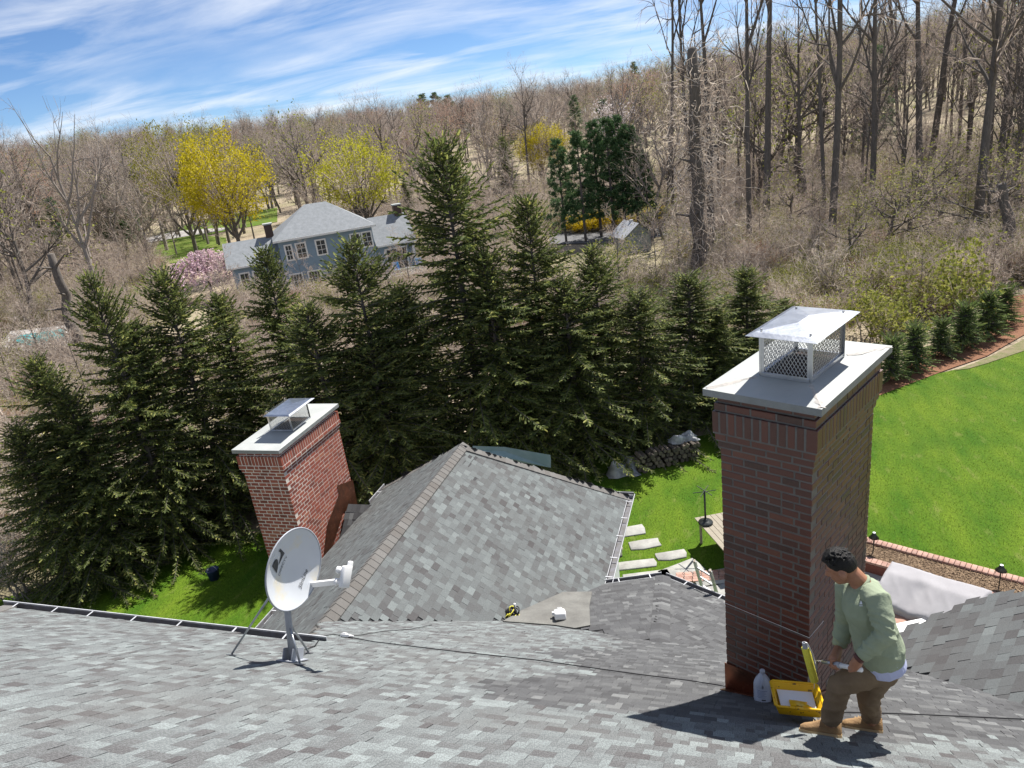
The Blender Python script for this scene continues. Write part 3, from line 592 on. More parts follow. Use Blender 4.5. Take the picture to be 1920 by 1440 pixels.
def dloc(px, py):
    r_ = ray(px, py); k_ = (DC - EYE + dn_ * .02).dot(dn_) / r_.dot(dn_); p = EYE + r_ * k_ - DC; return np.array([p.dot(dxv), p.dot(dyv)])
def z2s(x, y): return 420 + x / 4.8, 960 + y / 4.8
def dish_shape(name, pts):
    L_ = [dloc(*z2s(*p)) for p in pts]; bm = bmesh.new(); bm.faces.new([bm.verts.new((*p, 0)) for p in L_]); bmesh.ops.triangulate(bm, faces=bm.faces)
    for v_ in bm.verts: v_.co = Vector(dpt(v_.co.x, v_.co.y, .005))
    me = bpy.data.meshes.new(name); bm.to_mesh(me); bm.free(); me.materials.append(MATS['lettering']); return link(name, me, rf)
dish_shape('emblem', [(455, 493), (470, 455), (490, 432), (508, 428), (522, 440), (531, 470), (530, 505), (518, 560), (490, 528)])
dish_shape('emblem', [(510, 355), (522, 348), (527, 332), (556, 352), (588, 378), (572, 412), (535, 492), (541, 455), (550, 420), (550, 392), (541, 372), (526, 362)])
def text_mesh(body, shear=0.0):
    cu = bpy.data.curves.new('lettering', 'FONT'); cu.body = body; cu.size = 1; cu.shear = shear; cu.resolution_u = 3; ob = bpy.data.objects.new('lettering', cu); COL.objects.link(ob); bpy.context.view_layer.update()
    me = bpy.data.meshes.new_from_object(ob); bpy.data.objects.remove(ob); bpy.data.curves.remove(cu); co = np.array([v.co for v in me.vertices]); return me, co
def dish_text(body, p0, p1, hgt, shear=0.0, sp=1.0):
    me, co = text_mesh(body, shear); a = dloc(*z2s(*p0)); b = dloc(*z2s(*p1)); d = b - a; ln = np.linalg.norm(d); d /= ln; nn = np.array([-d[1], d[0]]); wd = co[:, 0].max()
    bm = bmesh.new(); bm.from_mesh(me)
    for v_ in bm.verts:
        q = a + d * (v_.co.x / wd * ln) + nn * (v_.co.y * hgt); v_.co = Vector(dpt(q[0], q[1], .005))
    bm.to_mesh(me); bm.free(); me.materials.append(MATS['lettering']); link('lettering', me, rf)
dish_text('DIRECTV', (548, 588), (620, 408), .042); dish_text('SlimLine', (715, 702), (782, 528), .062, .35)
# arm and feed
fo = DC + dn_ * .60 + e2 * -.01; bl0 = dloc(592, 1100); bot = dpt(*(bl0 * min(1, .97 * RD / np.linalg.norm(bl0)))); MB().bar(bot - dn_ * .03, fo - dn_ * .02 - dyv * .05, .035, .05).build('feed_arm', 'lnb_white', dish)
Rl = np.stack([dxv, dyv, dn_], 1); lb = MB().box(fo + dn_ * .03, (.13, .2, .045), Rl).box(fo + dn_ * .03 + dyv * .02 + dxv * .04, (.06, .25, .035), Rl); lnb = lb.build('lnb_head', 'lnb_white', dish); bevel(lnb, .012)
for s in (-.06, .05): MB().lathe([(.02, 0), (.024, .04), (.034, .045), (.034, .07), (.022, .075)], fo + dyv * s, 14, np.stack([dxv, -dyv, -dn_], 1)).build('feed_horn', 'lnb_white', lnb)
ctr = DC - dn_ * .1
mt = MB().tube([DB + NP1 * .02, DB + (ctr - DB) * .45 + np.array([0, 0, .02]), DB + (ctr - DB) * .8, ctr - np.array([0, 0, .06])], .033, 12).build('mast', 'dish_grey', dish, smooth=True)
MB().bar(ctr + dyv * .12, ctr - dyv * .14, .09, .05, dn_).bar(ctr, DC - dn_ * .075, .1, .12).build('back_bracket', 'dish_grey', dish)
uxa = np.array([1., 0, 0]); dsl = np.array([0, math.cos(A1), -math.sin(A1)]); Rr = np.stack([uxa, dsl, NP1], 1)
MB().box(DB + NP1 * .014, (.2, .26, .008), Rr).build('foot_plate', 'dish_grey', dish); MB().box(DB + NP1 * .07 + uxa * .05, (.008, .2, .12), Rr).box(DB + NP1 * .07 - uxa * .05, (.008, .2, .12), Rr).build('foot_bracket', 'dish_grey', dish)
for (px, py), fr in (((434, 1230), .93), ((562, 1247), .4), ((578, 1226), .42)):
    ft = onP1(px, py); top = DB + (ctr - DB) * fr; s_ = MB().tube([ft + NP1 * .02, top], .011, 8).build('strut', 'galvanised', dish, smooth=True); MB().box(ft + NP1 * .012, (.09, .06, .006), Rr).build('strut_foot', 'galvanised', s_)
# coax splice block and cables
lift = NP1 * .016
def on_roof(pts, k=4, sag=.0, amp=.008):
    P_ = [onP1(*p) + NP1 * .018 for p in pts]; o = []
    for a, b in zip(P_[:-1], P_[1:]):
        for t in np.linspace(0, 1, k, endpoint=False): o.append(a + (b - a) * t + np.array([rng.normal(0, amp), 0, 0]) * 0)
    return o + [P_[-1]]
cb = tag(MB().tube(on_roof([(570, 1222), (590, 1214), (602, 1196), (625, 1192), (700, 1206), (850, 1224), (1000, 1240), (1100, 1254), (1200, 1268), (1290, 1279), (1366, 1291)]), .006, 6).build('cable', 'black_rubber', smooth=True), 'thin black cable running from the dish to the tall chimney', 'cable')
tag(MB().tube(on_roof([(640, 1196), (670, 1194), (720, 1186), (770, 1182), (810, 1174)]), .004, 6).build('cable', 'black_rubber', smooth=True), 'short thin black cable lying across the slope near the dish', 'cable')
tag(MB().tube(on_roof([(1560, 1339), (1680, 1342), (1800, 1347), (1930, 1353)]), .006, 6).build('cable', 'black_rubber', smooth=True), 'thin black cable crossing the roof right of the worker', 'cable')
sb = onP1(648, 1196); sp = tag(MB().box(sb + NP1 * .03, (.12, .07, .03), Rr).box(sb + NP1 * .045 - uxa * .02, (.05, .05, .03), Rr).tube([sb + NP1 * .03 + uxa * .06, sb + NP1 * .03 + uxa * .11], .012, 8).build('splice_block', 'lnb_white'), 'small clear plastic cable splice on the roof near the dish', 'cable splice')
# ------------------------------------------------------------------ person and tools
def remesh(o, vox, smooth=2):
    m = o.modifiers.new('r', 'REMESH'); m.mode = 'VOXEL'; m.voxel_size = vox
    if smooth: s_ = o.modifiers.new('s', 'SMOOTH'); s_.iterations = smooth; s_.factor = .5
    bpy.context.view_layer.update(); dg = bpy.context.evaluated_depsgraph_get(); me = bpy.data.meshes.new_from_object(o.evaluated_get(dg)); o.modifiers.clear(); old = o.data; mats_ = list(old.materials); o.data = me
    if not me.materials:
        for x in mats_: me.materials.append(x)
    me.polygons.foreach_set('use_smooth', np.ones(len(me.polygons), bool)); return o
F1 = onP1(1539, 1377); F2 = onP1(1622, 1370); MC = (F1 + F2) / 2
tocam = nrm(np.array([-MC[0], -MC[1], 0])); side = np.array([tocam[1], -tocam[0], 0])   # side points to the picture's left
if np.dot(RW[:, 0], side) > 0: side = -side
def J(px, py, off=0.0):                      # joint on an upright plane through the man, moved off metres towards the camera
    o = MC + tocam * off; r_ = ray(px, py); return EYE + r_ * ((o - EYE).dot(tocam) / r_.dot(tocam))
hx, hy = np.linalg.norm(F1 - EYE), np.linalg.norm(F2 - EYE)
offF = (F1 - MC).dot(tocam); offN = (F2 - MC).dot(tocam)
man = empty('person', MC, label='stooping worker in a pale green sweatshirt and brown trousers holding a paint roller', cat='person')
def ell(mb, pts, radii, n=14, sq=None):
    """tube with elliptical rings: radii entries (r along the picture plane, r in depth)"""
    pts = [np.asarray(p, float) for p in pts]; k = len(pts); V = []
    for i, p in enumerate(pts):
        d = nrm(pts[min(i + 1, k - 1)] - pts[max(i - 1, 0)]); b = nrm(tocam - d * d.dot(tocam)); a = np.cross(b, d); ra, rb = radii[i] if not np.isscalar(radii[i]) else (radii[i], radii[i])
        for j in range(n): t = 2 * math.pi * j / n; V.append(p + a * ra * math.cos(t) + b * rb * math.sin(t))
    F = [(i * n + j, i * n + (j + 1) % n, (i + 1) * n + (j + 1) % n, (i + 1) * n + j) for i in range(k - 1) for j in range(n)] + [tuple(range(n))[::-1], tuple((k - 1) * n + j for j in range(n))]
    return mb.add(V, F)
def ball(mb, c, r, n=12, R=None):
    prof = [(r[0] * math.sin(math.pi * i / n) if i not in (0, n) else .001, -r[2] * math.cos(math.pi * i / n)) for i in range(n + 1)]; V0 = len(mb.v)
    return mb.lathe([(p[0], p[1]) for p in prof], c, 16, R)
# joints
nL, nR = .17, -.12
shL, elL, wrL, haL = J(1645, 1122, .17), J(1660, 1192, .3), J(1614, 1231, .33), J(1602, 1247, .33)
shR, elR, wrR, haR = J(1590, 1103, -.13), J(1586, 1166, -.16), J(1573, 1212, -.06), J(1563, 1232, .0)
nkB, nkT = J(1611, 1090, .02), J(1592, 1070, .02); headC = J(1577, 1062, .02)
chest, belly, hipC = J(1622, 1130, .02), J(1640, 1190, .02), J(1648, 1240, .02)
hiL, knL, anL = J(1632, 1256, .09), J(1574, 1287, .15), J(1556, 1352, offF)
hiR, knR, anR = J(1652, 1256, -.07), J(1628, 1306, -.03), J(1634, 1347, offN)
# bare body: one surface
mbo = MB()
for s_ in ((shL, elL, wrL, .05, .04, .029), (shR, elR, wrR, .05, .04, .029)): ell(mbo, [s_[0], s_[1], s_[2]], [s_[3], s_[4], s_[5]])
for s_ in ((hiL, knL, anL), (hiR, knR, anR)): ell(mbo, [s_[0], s_[1], s_[2] - np.array([0, 0, .03])], [.08, .058, .042])
ell(mbo, [hipC, belly, chest, nkB], [(.12, .1), (.11, .12), (.12, .15), (.06, .065)])
ell(mbo, [nkB + (nkB - nkT) * .4, nkB, nkT, headC], [.066, .062, .059, .06])
fwd = nrm(J(1548, 1070, .02) - headC); hup = nrm(J(1571, 1027, .02) - headC); hup = nrm(hup - fwd * fwd.dot(hup)); hsd = np.cross(fwd, hup)
if hsd.dot(tocam) < 0: hsd = -hsd
hd = lambda f, u_, s_: headC + fwd * f + hup * u_ + hsd * s_
Rh = np.stack([fwd, hsd, hup], 1)
ball(mbo, hd(-.012, .02, 0), (.1, .1, .105), R=Rh @ np.diag([1, .78, 1])); ball(mbo, hd(.03, -.045, 0), (.072, .07, .082), R=Rh @ np.diag([1, .82, 1]))   # cranium, face
ball(mbo, hd(.055, -.095, 0), (.036, .036, .028), R=Rh)                                                                                        # chin
ell(mbo, [hd(.098, .0, 0), hd(.118, -.03, 0), hd(.106, -.045, 0)], [.009, .014, .012], 8)                                                     # nose
for s_ in (1, -1):
    ball(mbo, hd(-.005, -.02, .082 * s_), (.024, .012, .034), 8, Rh); ball(mbo, hd(.083, .018, .034 * s_), (.02, .03, .01), 8, Rh)               # ear, brow
ball(mbo, hd(.093, -.068, 0), (.014, .026, .008), 8, Rh)                                                                                       # lips
# hands: palm, four fingers curling round the pole, thumb
poleA, poleB = J(1606, 1254, .3), J(1530, 1238, .06); pd = nrm(poleB - poleA)
def hand(mb, wr, along, flip):
    c = poleA + pd * along; toh = nrm(c - wr); out_ = nrm(np.cross(pd, toh)); pal = c - toh * .03
    back = toh * 1.0
    ell(mb, [wr, wr + (pal - wr) * .5, pal], [.03, .034, .04], 10)
    mb.box(pal + out_ * .0 - toh * .006, (.085, .05, .045), np.stack([pd, nrm(np.cross(back, pd)), back], 1))
    b1 = nrm(np.cross(back, pd)) * flip
    for i in range(4):
        o = c + pd * (-.033 + .022 * i); l = (.9, 1.0, .97, .82)[i]; r0 = .026
        pts = [o - back * .03 + b1 * .012, o - back * .012 + b1 * .03 * l, o + back * .014 + b1 * .031 * l, o + back * .03 * l + b1 * .008, o + back * .026 * l - b1 * .012]
        ell(mb, pts, [.0105, .0105, .0098, .0092, .0075], 8)
    th_ = [c - pd * .04 * 1 - back * .03 - b1 * .01, c - pd * .03 - back * .008 - b1 * .03, c - pd * .004 + back * .012 - b1 * .031, c + pd * .012 + back * .024 - b1 * .018]
    ell(mb, th_, [.014, .0125, .0115, .009], 8)
hand(mbo, wrL, .03, 1); hand(mbo, wrR, .225, 1)
body = mbo.build('body', 'skin', man); remesh(body, .0065, 2)
# hair cap
mbh = MB(); ball(mbh, hd(-.014, .024, 0), (.1, .1, .104), 14, Rh @ np.diag([1, .8, 1])); ball(mbh, hd(.045, .082, 0), (.045, .06, .03), 10, Rh)
rr = np.random.default_rng(4)
for i in range(260):
    a, e = rr.uniform(0, 6.28), rr.uniform(.35, 1.5); d = fwd * math.cos(a) * math.cos(e) + hsd * math.sin(a) * math.cos(e) * .8 + hup * math.sin(e); p = hd(-.012, .03, 0) + d * .098
    ell(mbh, [p - d * .01, p + d * .012 + fwd * .006 + hsd * rr.normal(0, .008), p + d * .012 + fwd * .014 + hsd * rr.normal(0, .012)], [.009, .007, .002], 5)
hr = mbh.build('hair', 'hair', man); remesh(hr, .0042, 0)
bm = bmesh.new(); bm.from_mesh(hr.data); hv = lambda v: np.array(v.co) - headC
bmesh.ops.delete(bm, geom=[v for v in bm.verts if hv(v).dot(hup) < np.interp(hv(v).dot(fwd), [-.1, -.05, .02, .06, .09], [-.075, -.03, .015, .04, .06])], context='VERTS'); bm.to_mesh(hr.data); bm.free()
# sweatshirt
mbs = MB(); ell(mbs, [J(1652, 1234, .02), J(1648, 1212, .02), belly, J(1632, 1158, .02), chest, J(1617, 1108, .02), J(1612, 1093, .02)], [(.155, .165), (.163, .178), (.156, .18), (.152, .185), (.155, .2), (.125, .172), (.072, .08)], 20)
ell(mbs, [J(1606, 1103, -.05), shR, shR + (elR - shR) * .5, elR, elR + (wrR - elR) * .6, wrR], [.095, .092, .08, .075, .065, .05])
sw = mbs.build('sweatshirt', 'sweatshirt', man); remesh(sw, .011, 3)
mbl = MB(); ell(mbl, [J(1630, 1110, .1), shL, shL + (elL - shL) * .5, elL, elL + (wrL - elL) * .55, wrL + (elL - wrL) * .08], [.078, .084, .076, .072, .06, .046]); slv = mbl.build('sleeve', 'sweatshirt', sw); remesh(slv, .009, 3)
def wrinkle(o, segs, amp, freq, seed):
    """folds gathered across a limb or along a band: (start, end, radius, strength)"""
    r_ = np.random.default_rng(seed); me = o.data; co = np.zeros(len(me.vertices) * 3, np.float32); me.vertices.foreach_get('co', co); co = co.reshape(-1, 3).astype(float); no = np.array([v.normal for v in me.vertices]); disp = np.zeros(len(co))
    for a, b, rad, st, fq in segs:
        d = b - a; l = np.linalg.norm(d); d = d / l; t = (co - a) @ d; rdist = np.linalg.norm(co - a - t[:, None] * d, axis=1); wgt = np.clip(1 - rdist / rad, 0, 1) ** .5 * np.clip(np.minimum(t + .05, l + .05 - t) / .06, 0, 1)
        ang = np.arctan2((co - a) @ tocam, (co - a) @ np.cross(d, tocam)); ph = r_.uniform(0, 6)
        x_ = t * fq * .5 + 1.6 * np.sin(ang + ph) + .8 * np.sin(ang * 2.3 + 2 * ph) + 1.2 * np.sin(t * fq * .17 + ph); y_ = t * fq * .31 - 2.2 * np.sin(ang - ph); disp += wgt * st * ((1 - np.abs(np.sin(x_))) ** 2 * 1.1 + (1 - np.abs(np.sin(y_))) ** 2 * .7 - .55)
    co += no * disp[:, None]; me.vertices.foreach_set('co', co.astype(np.float32).ravel()); me.update()
wrinkle(slv, [(elL + (shL - elL) * .55, wrL, .17, .013, 100), (shL, elL, .15, .007, 48)], .01, 1, 4)
wrinkle(sw, [(elR + (shR - elR) * .4, wrR, .15, .011, 110), (J(1640, 1165, .1), J(1650, 1235, .1), .33, .009, 62), (J(1590, 1150, .1), J(1690, 1180, .1), .33, .006, 45)], .01, 1, 3)
cu = MB(); ell(cu, [wrL + (elL - wrL) * .03, wrL + (elL - wrL) * .3], [.046, .05]); cu.build('cuff', 'sweatshirt', sw, smooth=True)
cu = MB(); ell(cu, [wrR, wrR + (elR - wrR) * .25], [.046, .05]); cu.build('cuff', 'sweatshirt', sw, smooth=True)
cl = MB(); cl.tube([nkB + (nrm(fwd - hup * fwd.dot(hup)) * math.cos(a) * .064 + tocam * math.sin(a) * .067) + np.array([0, 0, -.02 - .02 * math.cos(a)]) for a in np.linspace(0, 6.283, 25)[:-1]], .013, 8, closed=True).build('collar', 'sweatshirt', sw, smooth=True)
# small print on the chest
pc0 = J(1614, 1131, .25)
for me_ in (sw.data,):
    from mathutils.bvhtree import BVHTree
    bv = BVHTree.FromPolygons([v.co[:] for v in me_.vertices], [p.vertices[:] for p in me_.polygons])
def stick(o_pts, name, m, parent, bvh, lift=.003):
    P_ = []
    for px, py in o_pts:
        h_ = bvh.ray_cast(Vector(EYE), Vector(ray(px, py)))
        if h_[0] is None: return None
        P_.append(np.array(h_[0]) - ray(px, py) * lift)
    mb = MB(); mb.add(P_, [tuple(range(len(P_)))]); return mb.build(name, m, parent)
stick([(1611.5, 1133), (1613, 1128.5), (1614.5, 1126), (1616, 1128.5), (1617, 1133)], 'chest_print', 'print_white', sw, bv); stick([(1611, 1135), (1617.5, 1135.3), (1617.5, 1136.6), (1611, 1136.2)], 'chest_print', 'print_white', sw, bv)
# t-shirt hem below the sweatshirt
mbt = MB(); ell(mbt, [J(1654, 1247, .02), J(1653, 1240, .02), J(1650, 1222, .02)], [(.158, .17), (.158, .17), (.145, .16)], 24); ts = mbt.build('tshirt', 'tshirt', man); remesh(ts, .011, 1); wrinkle(ts, [(J(1690, 1245, .1), J(1590, 1240, .1), .5, .006, 60)], .01, 1, 5)
# trousers
mbp = MB(); ell(mbp, [J(1652, 1236, .02), hipC, J(1645, 1262, .02)], [(.14, .15), (.15, .165), (.13, .15)], 18)
ell(mbp, [hiL, hiL + (knL - hiL) * .5, knL, knL + (anL - knL) * .4, anL + (knL - anL) * .12, anL], [.11, .1, .085, .08, .073, .068]); ell(mbp, [hiR, hiR + (knR - hiR) * .5, knR, knR + (anR - knR) * .5, anR + np.array([0, 0, .02])], [.11, .092, .08, .076, .066])
tr = mbp.build('trousers', 'trousers', man); remesh(tr, .011, 3)
wrinkle(tr, [(knL + (hiL - knL) * .5, anL, .16, .011, 56), (knR + (hiR - knR) * .3, anR, .15, .013, 70), (hiL, knL, .2, .009, 42)], .01, 1, 9)
pk = hiL + (knL - hiL) * .5 + tocam * .11; pkd = nrm(knL - hiL)
# boots
def boot(an, toe_px, off, nm, hb):
    toe = J(*toe_px, off); base = np.array([an[0], an[1], 0.]); d = toe - an; d[2] = 0; d = nrm(d); onr = lambda p: np.array([p[0], p[1], zP1(p[1])])
    heel = onr(an - d * .085); tip = onr(an + d * .2); ax_ = nrm(tip - heel); upn = NP1; sidev = nrm(np.cross(ax_, upn)); mb = MB(); ln = np.linalg.norm(tip - heel)
    def ring(t, hw, z0, z1): return [heel + ax_ * t * ln + sidev * s * hw + upn * z for s, z in ((-1, z0), (1, z0), (1.02, z0 + (z1 - z0) * .5), (.6, z1), (-.6, z1), (-1.02, z0 + (z1 - z0) * .5))]
    secs = [(.0, .034, .02, .1), (.08, .042, .02, .13), (.3, .042, .02, .135), (.5, .046, .02, .1), (.72, .052, .02, .075), (.9, .046, .02, .062), (1.0, .026, .022, .045)]
    V = [p for s in secs for p in ring(*s)]; n = 6; F = [(i * n + j, i * n + (j + 1) % n, (i + 1) * n + (j + 1) % n, (i + 1) * n + j) for i in range(len(secs) - 1) for j in range(n)] + [tuple(range(n))[::-1], tuple((len(secs) - 1) * n + j for j in range(n))]; mb.add(V, F)
    ell(mb, [heel + ax_ * .27 * ln + upn * .07, heel + ax_ * .27 * ln + upn * .13, an + (0, 0, .03)], [.055, .056, .062])
    b = mb.build('boot', 'boot_suede', man); remesh(b, .008, 2)
    sm = MB(); so_ = [(0, .036), (.08, .045), (.3, .043), (.5, .045), (.72, .054), (.9, .049), (1.02, .026)]
    up_ = [heel + ax_ * t * ln + sidev * hw + upn * .022 for t, hw in so_] + [heel + ax_ * t * ln - sidev * hw + upn * .022 for t, hw in so_[::-1]]; sm.poly(up_, .022, upn); sm.build('sole', 'boot_sole', b)
    lc = MB()
    for t in (.42, .5, .58, .66): lc.tube([heel + ax_ * t * ln + sidev * s * .03 + upn * (.15 - .11 * t + (.015 if s == 0 else 0)) for s in (-1, -.5, 0, .5, 1)], .003, 5)
    lc.build('lace', 'boot_sole', b); return b
boot(anL, (1500, 1372), offF, 'a', 0); boot(anR, (1580, 1362), offN, 'b', 0)
wb = MB(); ell(wb, [wrL + (elL - wrL) * -.12, wrL + (elL - wrL) * .0], [.036, .037]); wb.build('wristband', 'wristband', man, smooth=True)
# roller with pole
rol = empty('paint_roller', poleB, label='paint roller with yellow nap on a white extension pole in the worker\'s hands', cat='paint roller')
MB().tube([poleA - pd * .05, poleA - pd * .045, poleA + pd * .17], [.012, .0165, .0165], 12).build('pole', 'lnb_white', rol, smooth=True); MB().tube([poleA + pd * .15, poleA + pd * .2], .021, 12).build('grip_collar', 'dish_grey', rol, smooth=True)
MB().tube([poleA + pd * .2, poleA + pd * .34], .014, 12).build('pole_ferrule', 'galvanised', rol, smooth=True)
rt, rb = J(1510, 1214, .04), J(1527, 1277, .04); rd = nrm(rb - rt)
MB().tube([rt, rt + rd * .004, rb - rd * .004, rb], [.026, .029, .029, .026], 20).build('nap_sleeve', 'roller_nap', rol, smooth=True)
pe = poleA + pd * .34; MB().tube([pe, pe + pd * .06, rt + (rb - rt) * .52 + tocam * .05 - side * .05, rt + (rb - rt) * .1 - side * .045 + tocam * .02, rt - rd * .045 - side * .02, rt - rd * .05, rt], .0055, 8).build('wire_frame', 'steel_wire', rol, smooth=True)
MB().tube([rt - rd * .045, rt], [.013, .022], 10).build('end_cap', 'dish_grey', rol)
MB().tube([rb, rb + np.array([0, 0, -.07])], .0022, 5).build('paint_drip', 'primer', rol)
# tray: standing on the slope, tilted towards the level
tl, tr_ = onP1(1454, 1351), onP1(1547, 1361); tx = nrm((tr_ - tl) * (1, 1, 0)); tyv = np.cross((0, 0, 1.), tx); tw = np.linalg.norm((tr_ - tl)[:2])
tray = empty('paint_tray', (tl + tr_) / 2, label='spattered yellow paint tray with white primer at the chimney foot', cat='paint tray')
tu = nrm(NP1 * .75 + tyv * -.2 + np.array([0, 0, .35])); ty = nrm(tyv - tu * tu.dot(tyv)); tx2 = np.cross(ty, tu); TO = (tl + tr_) / 2 + NP1 * .045; TP = lambda a, b, c: TO + tx2 * a + ty * b + tu * c
tl_ = tw / 2
def shell(z0, z1, a0, a1, b0, b1, ins, th, m, name, floor=None):
    mb = MB(); O = [TP(a, b, z1) for a, b in ((a0, b0), (a1, b0), (a1, b1), (a0, b1))]; Bt = [TP(a, b, z) for a, b, z in ((a0 + ins, b0 + ins, z0), (a1 - ins, b0 + ins, z0), (a1 - ins, b1 - ins, z0), (a0 + ins, b1 - ins, z0))]
    I = [TP(a, b, z1 + .0) for a, b in ((a0 + th, b0 + th), (a1 - th, b0 + th), (a1 - th, b1 - th), (a0 + th, b1 - th))]; BI = [TP(a, b, z + th) for a, b, z in ((a0 + ins + th, b0 + ins + th, z0), (a1 - ins - th, b0 + ins + th, z0), (a1 - ins - th, b1 - ins - th, z0), (a0 + ins + th, b1 - ins - th, z0))]
    V = O + Bt + I + BI; F = [(i, (i + 1) % 4, 4 + (i + 1) % 4, 4 + i) for i in range(4)] + [(8 + i, 12 + i, 12 + (i + 1) % 4, 8 + (i + 1) % 4) for i in range(4)] + [(i, 8 + i, 8 + (i + 1) % 4, (i + 1) % 4) for i in range(4)] + [(4, 5, 6, 7), (15, 14, 13, 12)]
    mb.add(V, F); return mb.build(name, m, tray)
sh_ = shell(0, .085, -tl_, tl_, -.02, .36, .03, .012, 'yellow_plastic', 'basin'); bevel(sh_, .008, 2)
rim = MB().tube([TP(a, b, .085) for a, b in ((-tl_, .0), (-tl_ + .02, -.02), (tl_ - .02, -.02), (tl_, .0), (tl_, .34), (tl_ - .02, .36), (-tl_ + .02, .36), (-tl_, .34))], .011, 8, closed=True).build('rim', 'yellow_plastic', sh_, smooth=True)
MB().poly([TP(-tl_ + .05, .06, .045), TP(tl_ - .05, .06, .045), TP(tl_ - .045, .31, .04), TP(-tl_ + .045, .31, .04)], .02, tu).build('paint_pool', 'primer', sh_)
rampb = MB().poly([TP(-tl_ + .12, .03, .075), TP(tl_ - .09, .03, .075), TP(tl_ - .13, .1, .062), TP(tl_ - .11, .135, .052), TP(tl_ - .2, .15, .05), TP(-tl_ + .12, .15, .05)], .03, tu).build('ramp', 'yellow_plastic', sh_)
# jug
def jug_at(base, up, sc_, nm, label, fr):
    up = nrm(up); a = nrm(np.cross(up, fr)); b = np.cross(up, a); Rj = np.stack([a, b, up], 1)
    t = empty('plastic_jug', base, label=label, cat='jug'); prof = [(.066, 0), (.076, .008), (.077, .02), (.077, .165), (.074, .18), (.06, .215), (.036, .25), (.021, .268), (.02, .275)]
    MB().lathe([(r_ * sc_, z_ * sc_) for r_, z_ in prof], base, 24, Rj).build('bottle', 'jug_plastic', t, smooth=True)
    MB().lathe([(.023 * sc_, .272 * sc_), (.0235 * sc_, .295 * sc_), (.021 * sc_, .3 * sc_)], base, 16, Rj).build('screw_cap', 'jug_plastic', t)
    MB().tube([base + Rj @ (np.array(p) * sc_) for p in ((0, -.02, .262), (0, -.045, .262), (0, -.071, .235), (0, -.077, .2), (0, -.073, .17))], .009 * sc_, 8).build('handle', 'jug_plastic', t, smooth=True)
    lb_ = MB(); n = 12; A_ = np.linspace(-.85, .85, n); V = [base + Rj @ np.array((.0782 * sc_ * math.sin(x), -.0782 * sc_ * math.cos(x), z_ * sc_)) for z_ in (.03, .15) for x in A_]; lb_.add(V, [(i, i + 1, n + i + 1, n + i) for i in range(n - 1)]); l_ = lb_.build('label', 'jug_label', t)
    for z_, hh, x0, x1, m in ((.135, .004, -.6, .5, 'print_blue'), (.122, .003, -.6, .3, 'print_blue'), (.11, .003, -.6, .4, 'print_blue'), (.098, .003, -.6, .2, 'print_blue'), (.084, .003, -.6, .45, 'print_blue'), (.07, .003, -.6, .3, 'print_blue'), (.042, .012, -.1, .35, 'lettering')):
        A2 = np.linspace(x0, x1, 8); V = [base + Rj @ np.array((.0787 * sc_ * math.sin(x), -.0787 * sc_ * math.cos(x), q_ * sc_)) for q_ in (z_, z_ + hh) for x in A2]; MB().add(V, [(i, i + 1, 8 + i + 1, 8 + i) for i in range(7)]).build('print_line', m, l_)
    return t
jb = onP1(1430, 1314); jug_at(jb + np.array([0, 0, .01]), np.array([0, 0, 1.]) * .7 + NP1 * .3, 1.0, 'j', 'milky plastic jug standing at the chimney foot beside the yellow tray', nrm(EYE - jb))
# second jug lying on the flat patch, squarish with a lid
bvp = BVHTree.FromPolygons([v.co[:] for v in patch_o.data.vertices], [p.vertices[:] for p in patch_o.data.polygons]); hp_ = bvp.ray_cast(Vector(EYE), Vector(ray(1050, 1160)))[0]; jc = (np.array(hp_) if hp_ else onP1(1050, 1164)) + np.array([0, .03, .015]); t = empty('plastic_bucket', jc, label='white plastic tub lying on the flat membrane patch', cat='tub')
Rk = np.stack([nrm((.9, .3, -.05)), nrm((-.3, .85, -.35)), np.cross(nrm((.9, .3, -.05)), nrm((-.3, .85, -.35)))], 1)
b_ = MB().box(jc + (0, 0, .05), (.2, .26, .13), Rk).build('tub', 'lnb_white', t); bevel(b_, .03, 3); b_ = MB().box(jc + (0, 0, .05) + Rk @ np.array((0, -.0, .07)), (.13, .16, .02), Rk).build('lid', 'white_paint', t); bevel(b_, .008); MB().tube([jc + (0, 0, .05) + Rk @ np.array(p) for p in ((-.05, .05, .085), (-.03, .03, .11), (.03, .02, .11), (.05, .0, .085))], .008, 6).build('handle', 'lnb_white', t, smooth=True); MB().box(jc + (0, 0, .05) + Rk @ np.array((-.11, .03, .02)), (.05, .07, .05), Rk).build('spout', 'lnb_white', t)
# bundle of strap and tool handles
tb = ONP(n2, n2.dot(W0), 958, 1153) + n2 * .03; t = empty('tool_bundle', tb, label='black and yellow bundle of straps lying on the roof valley', cat='tool bundle')
r5 = np.random.default_rng(8); mk = MB(); my_ = MB()
for i in range(16):
    c = tb + np.array([r5.normal(0, .04), r5.normal(0, .04), .05 + r5.normal(0, .02)]); a = nrm(r5.normal(0, 1, 3)); b = nrm(np.cross(a, r5.normal(0, 1, 3))); rr_ = r5.uniform(.05, .11); (my_ if i % 3 == 0 else mk).tube([c + a * math.cos(x) * rr_ + b * math.sin(x) * rr_ * .7 for x in np.linspace(0, 6.283, 15)[:-1]], .012 if i % 3 else .008, 6, closed=True)
ball(mk, tb + (0, 0, .04), (.1, .1, .07)); mk.build('strap_coil', 'black_rubber', t, smooth=True); my_.build('yellow_strap', 'roller_nap', t, smooth=True)
for k_ in (0, .05): MB().bar(tb + (.06, -.01 - k_, .05), tb + (.24, -.1 - k_, .0), .028, .02).build('tool_handle', 'roller_nap', t)
MB().box(tb + (.06, .06, .13), (.03, .03, .1)).build('buckle', 'lnb_white', t)
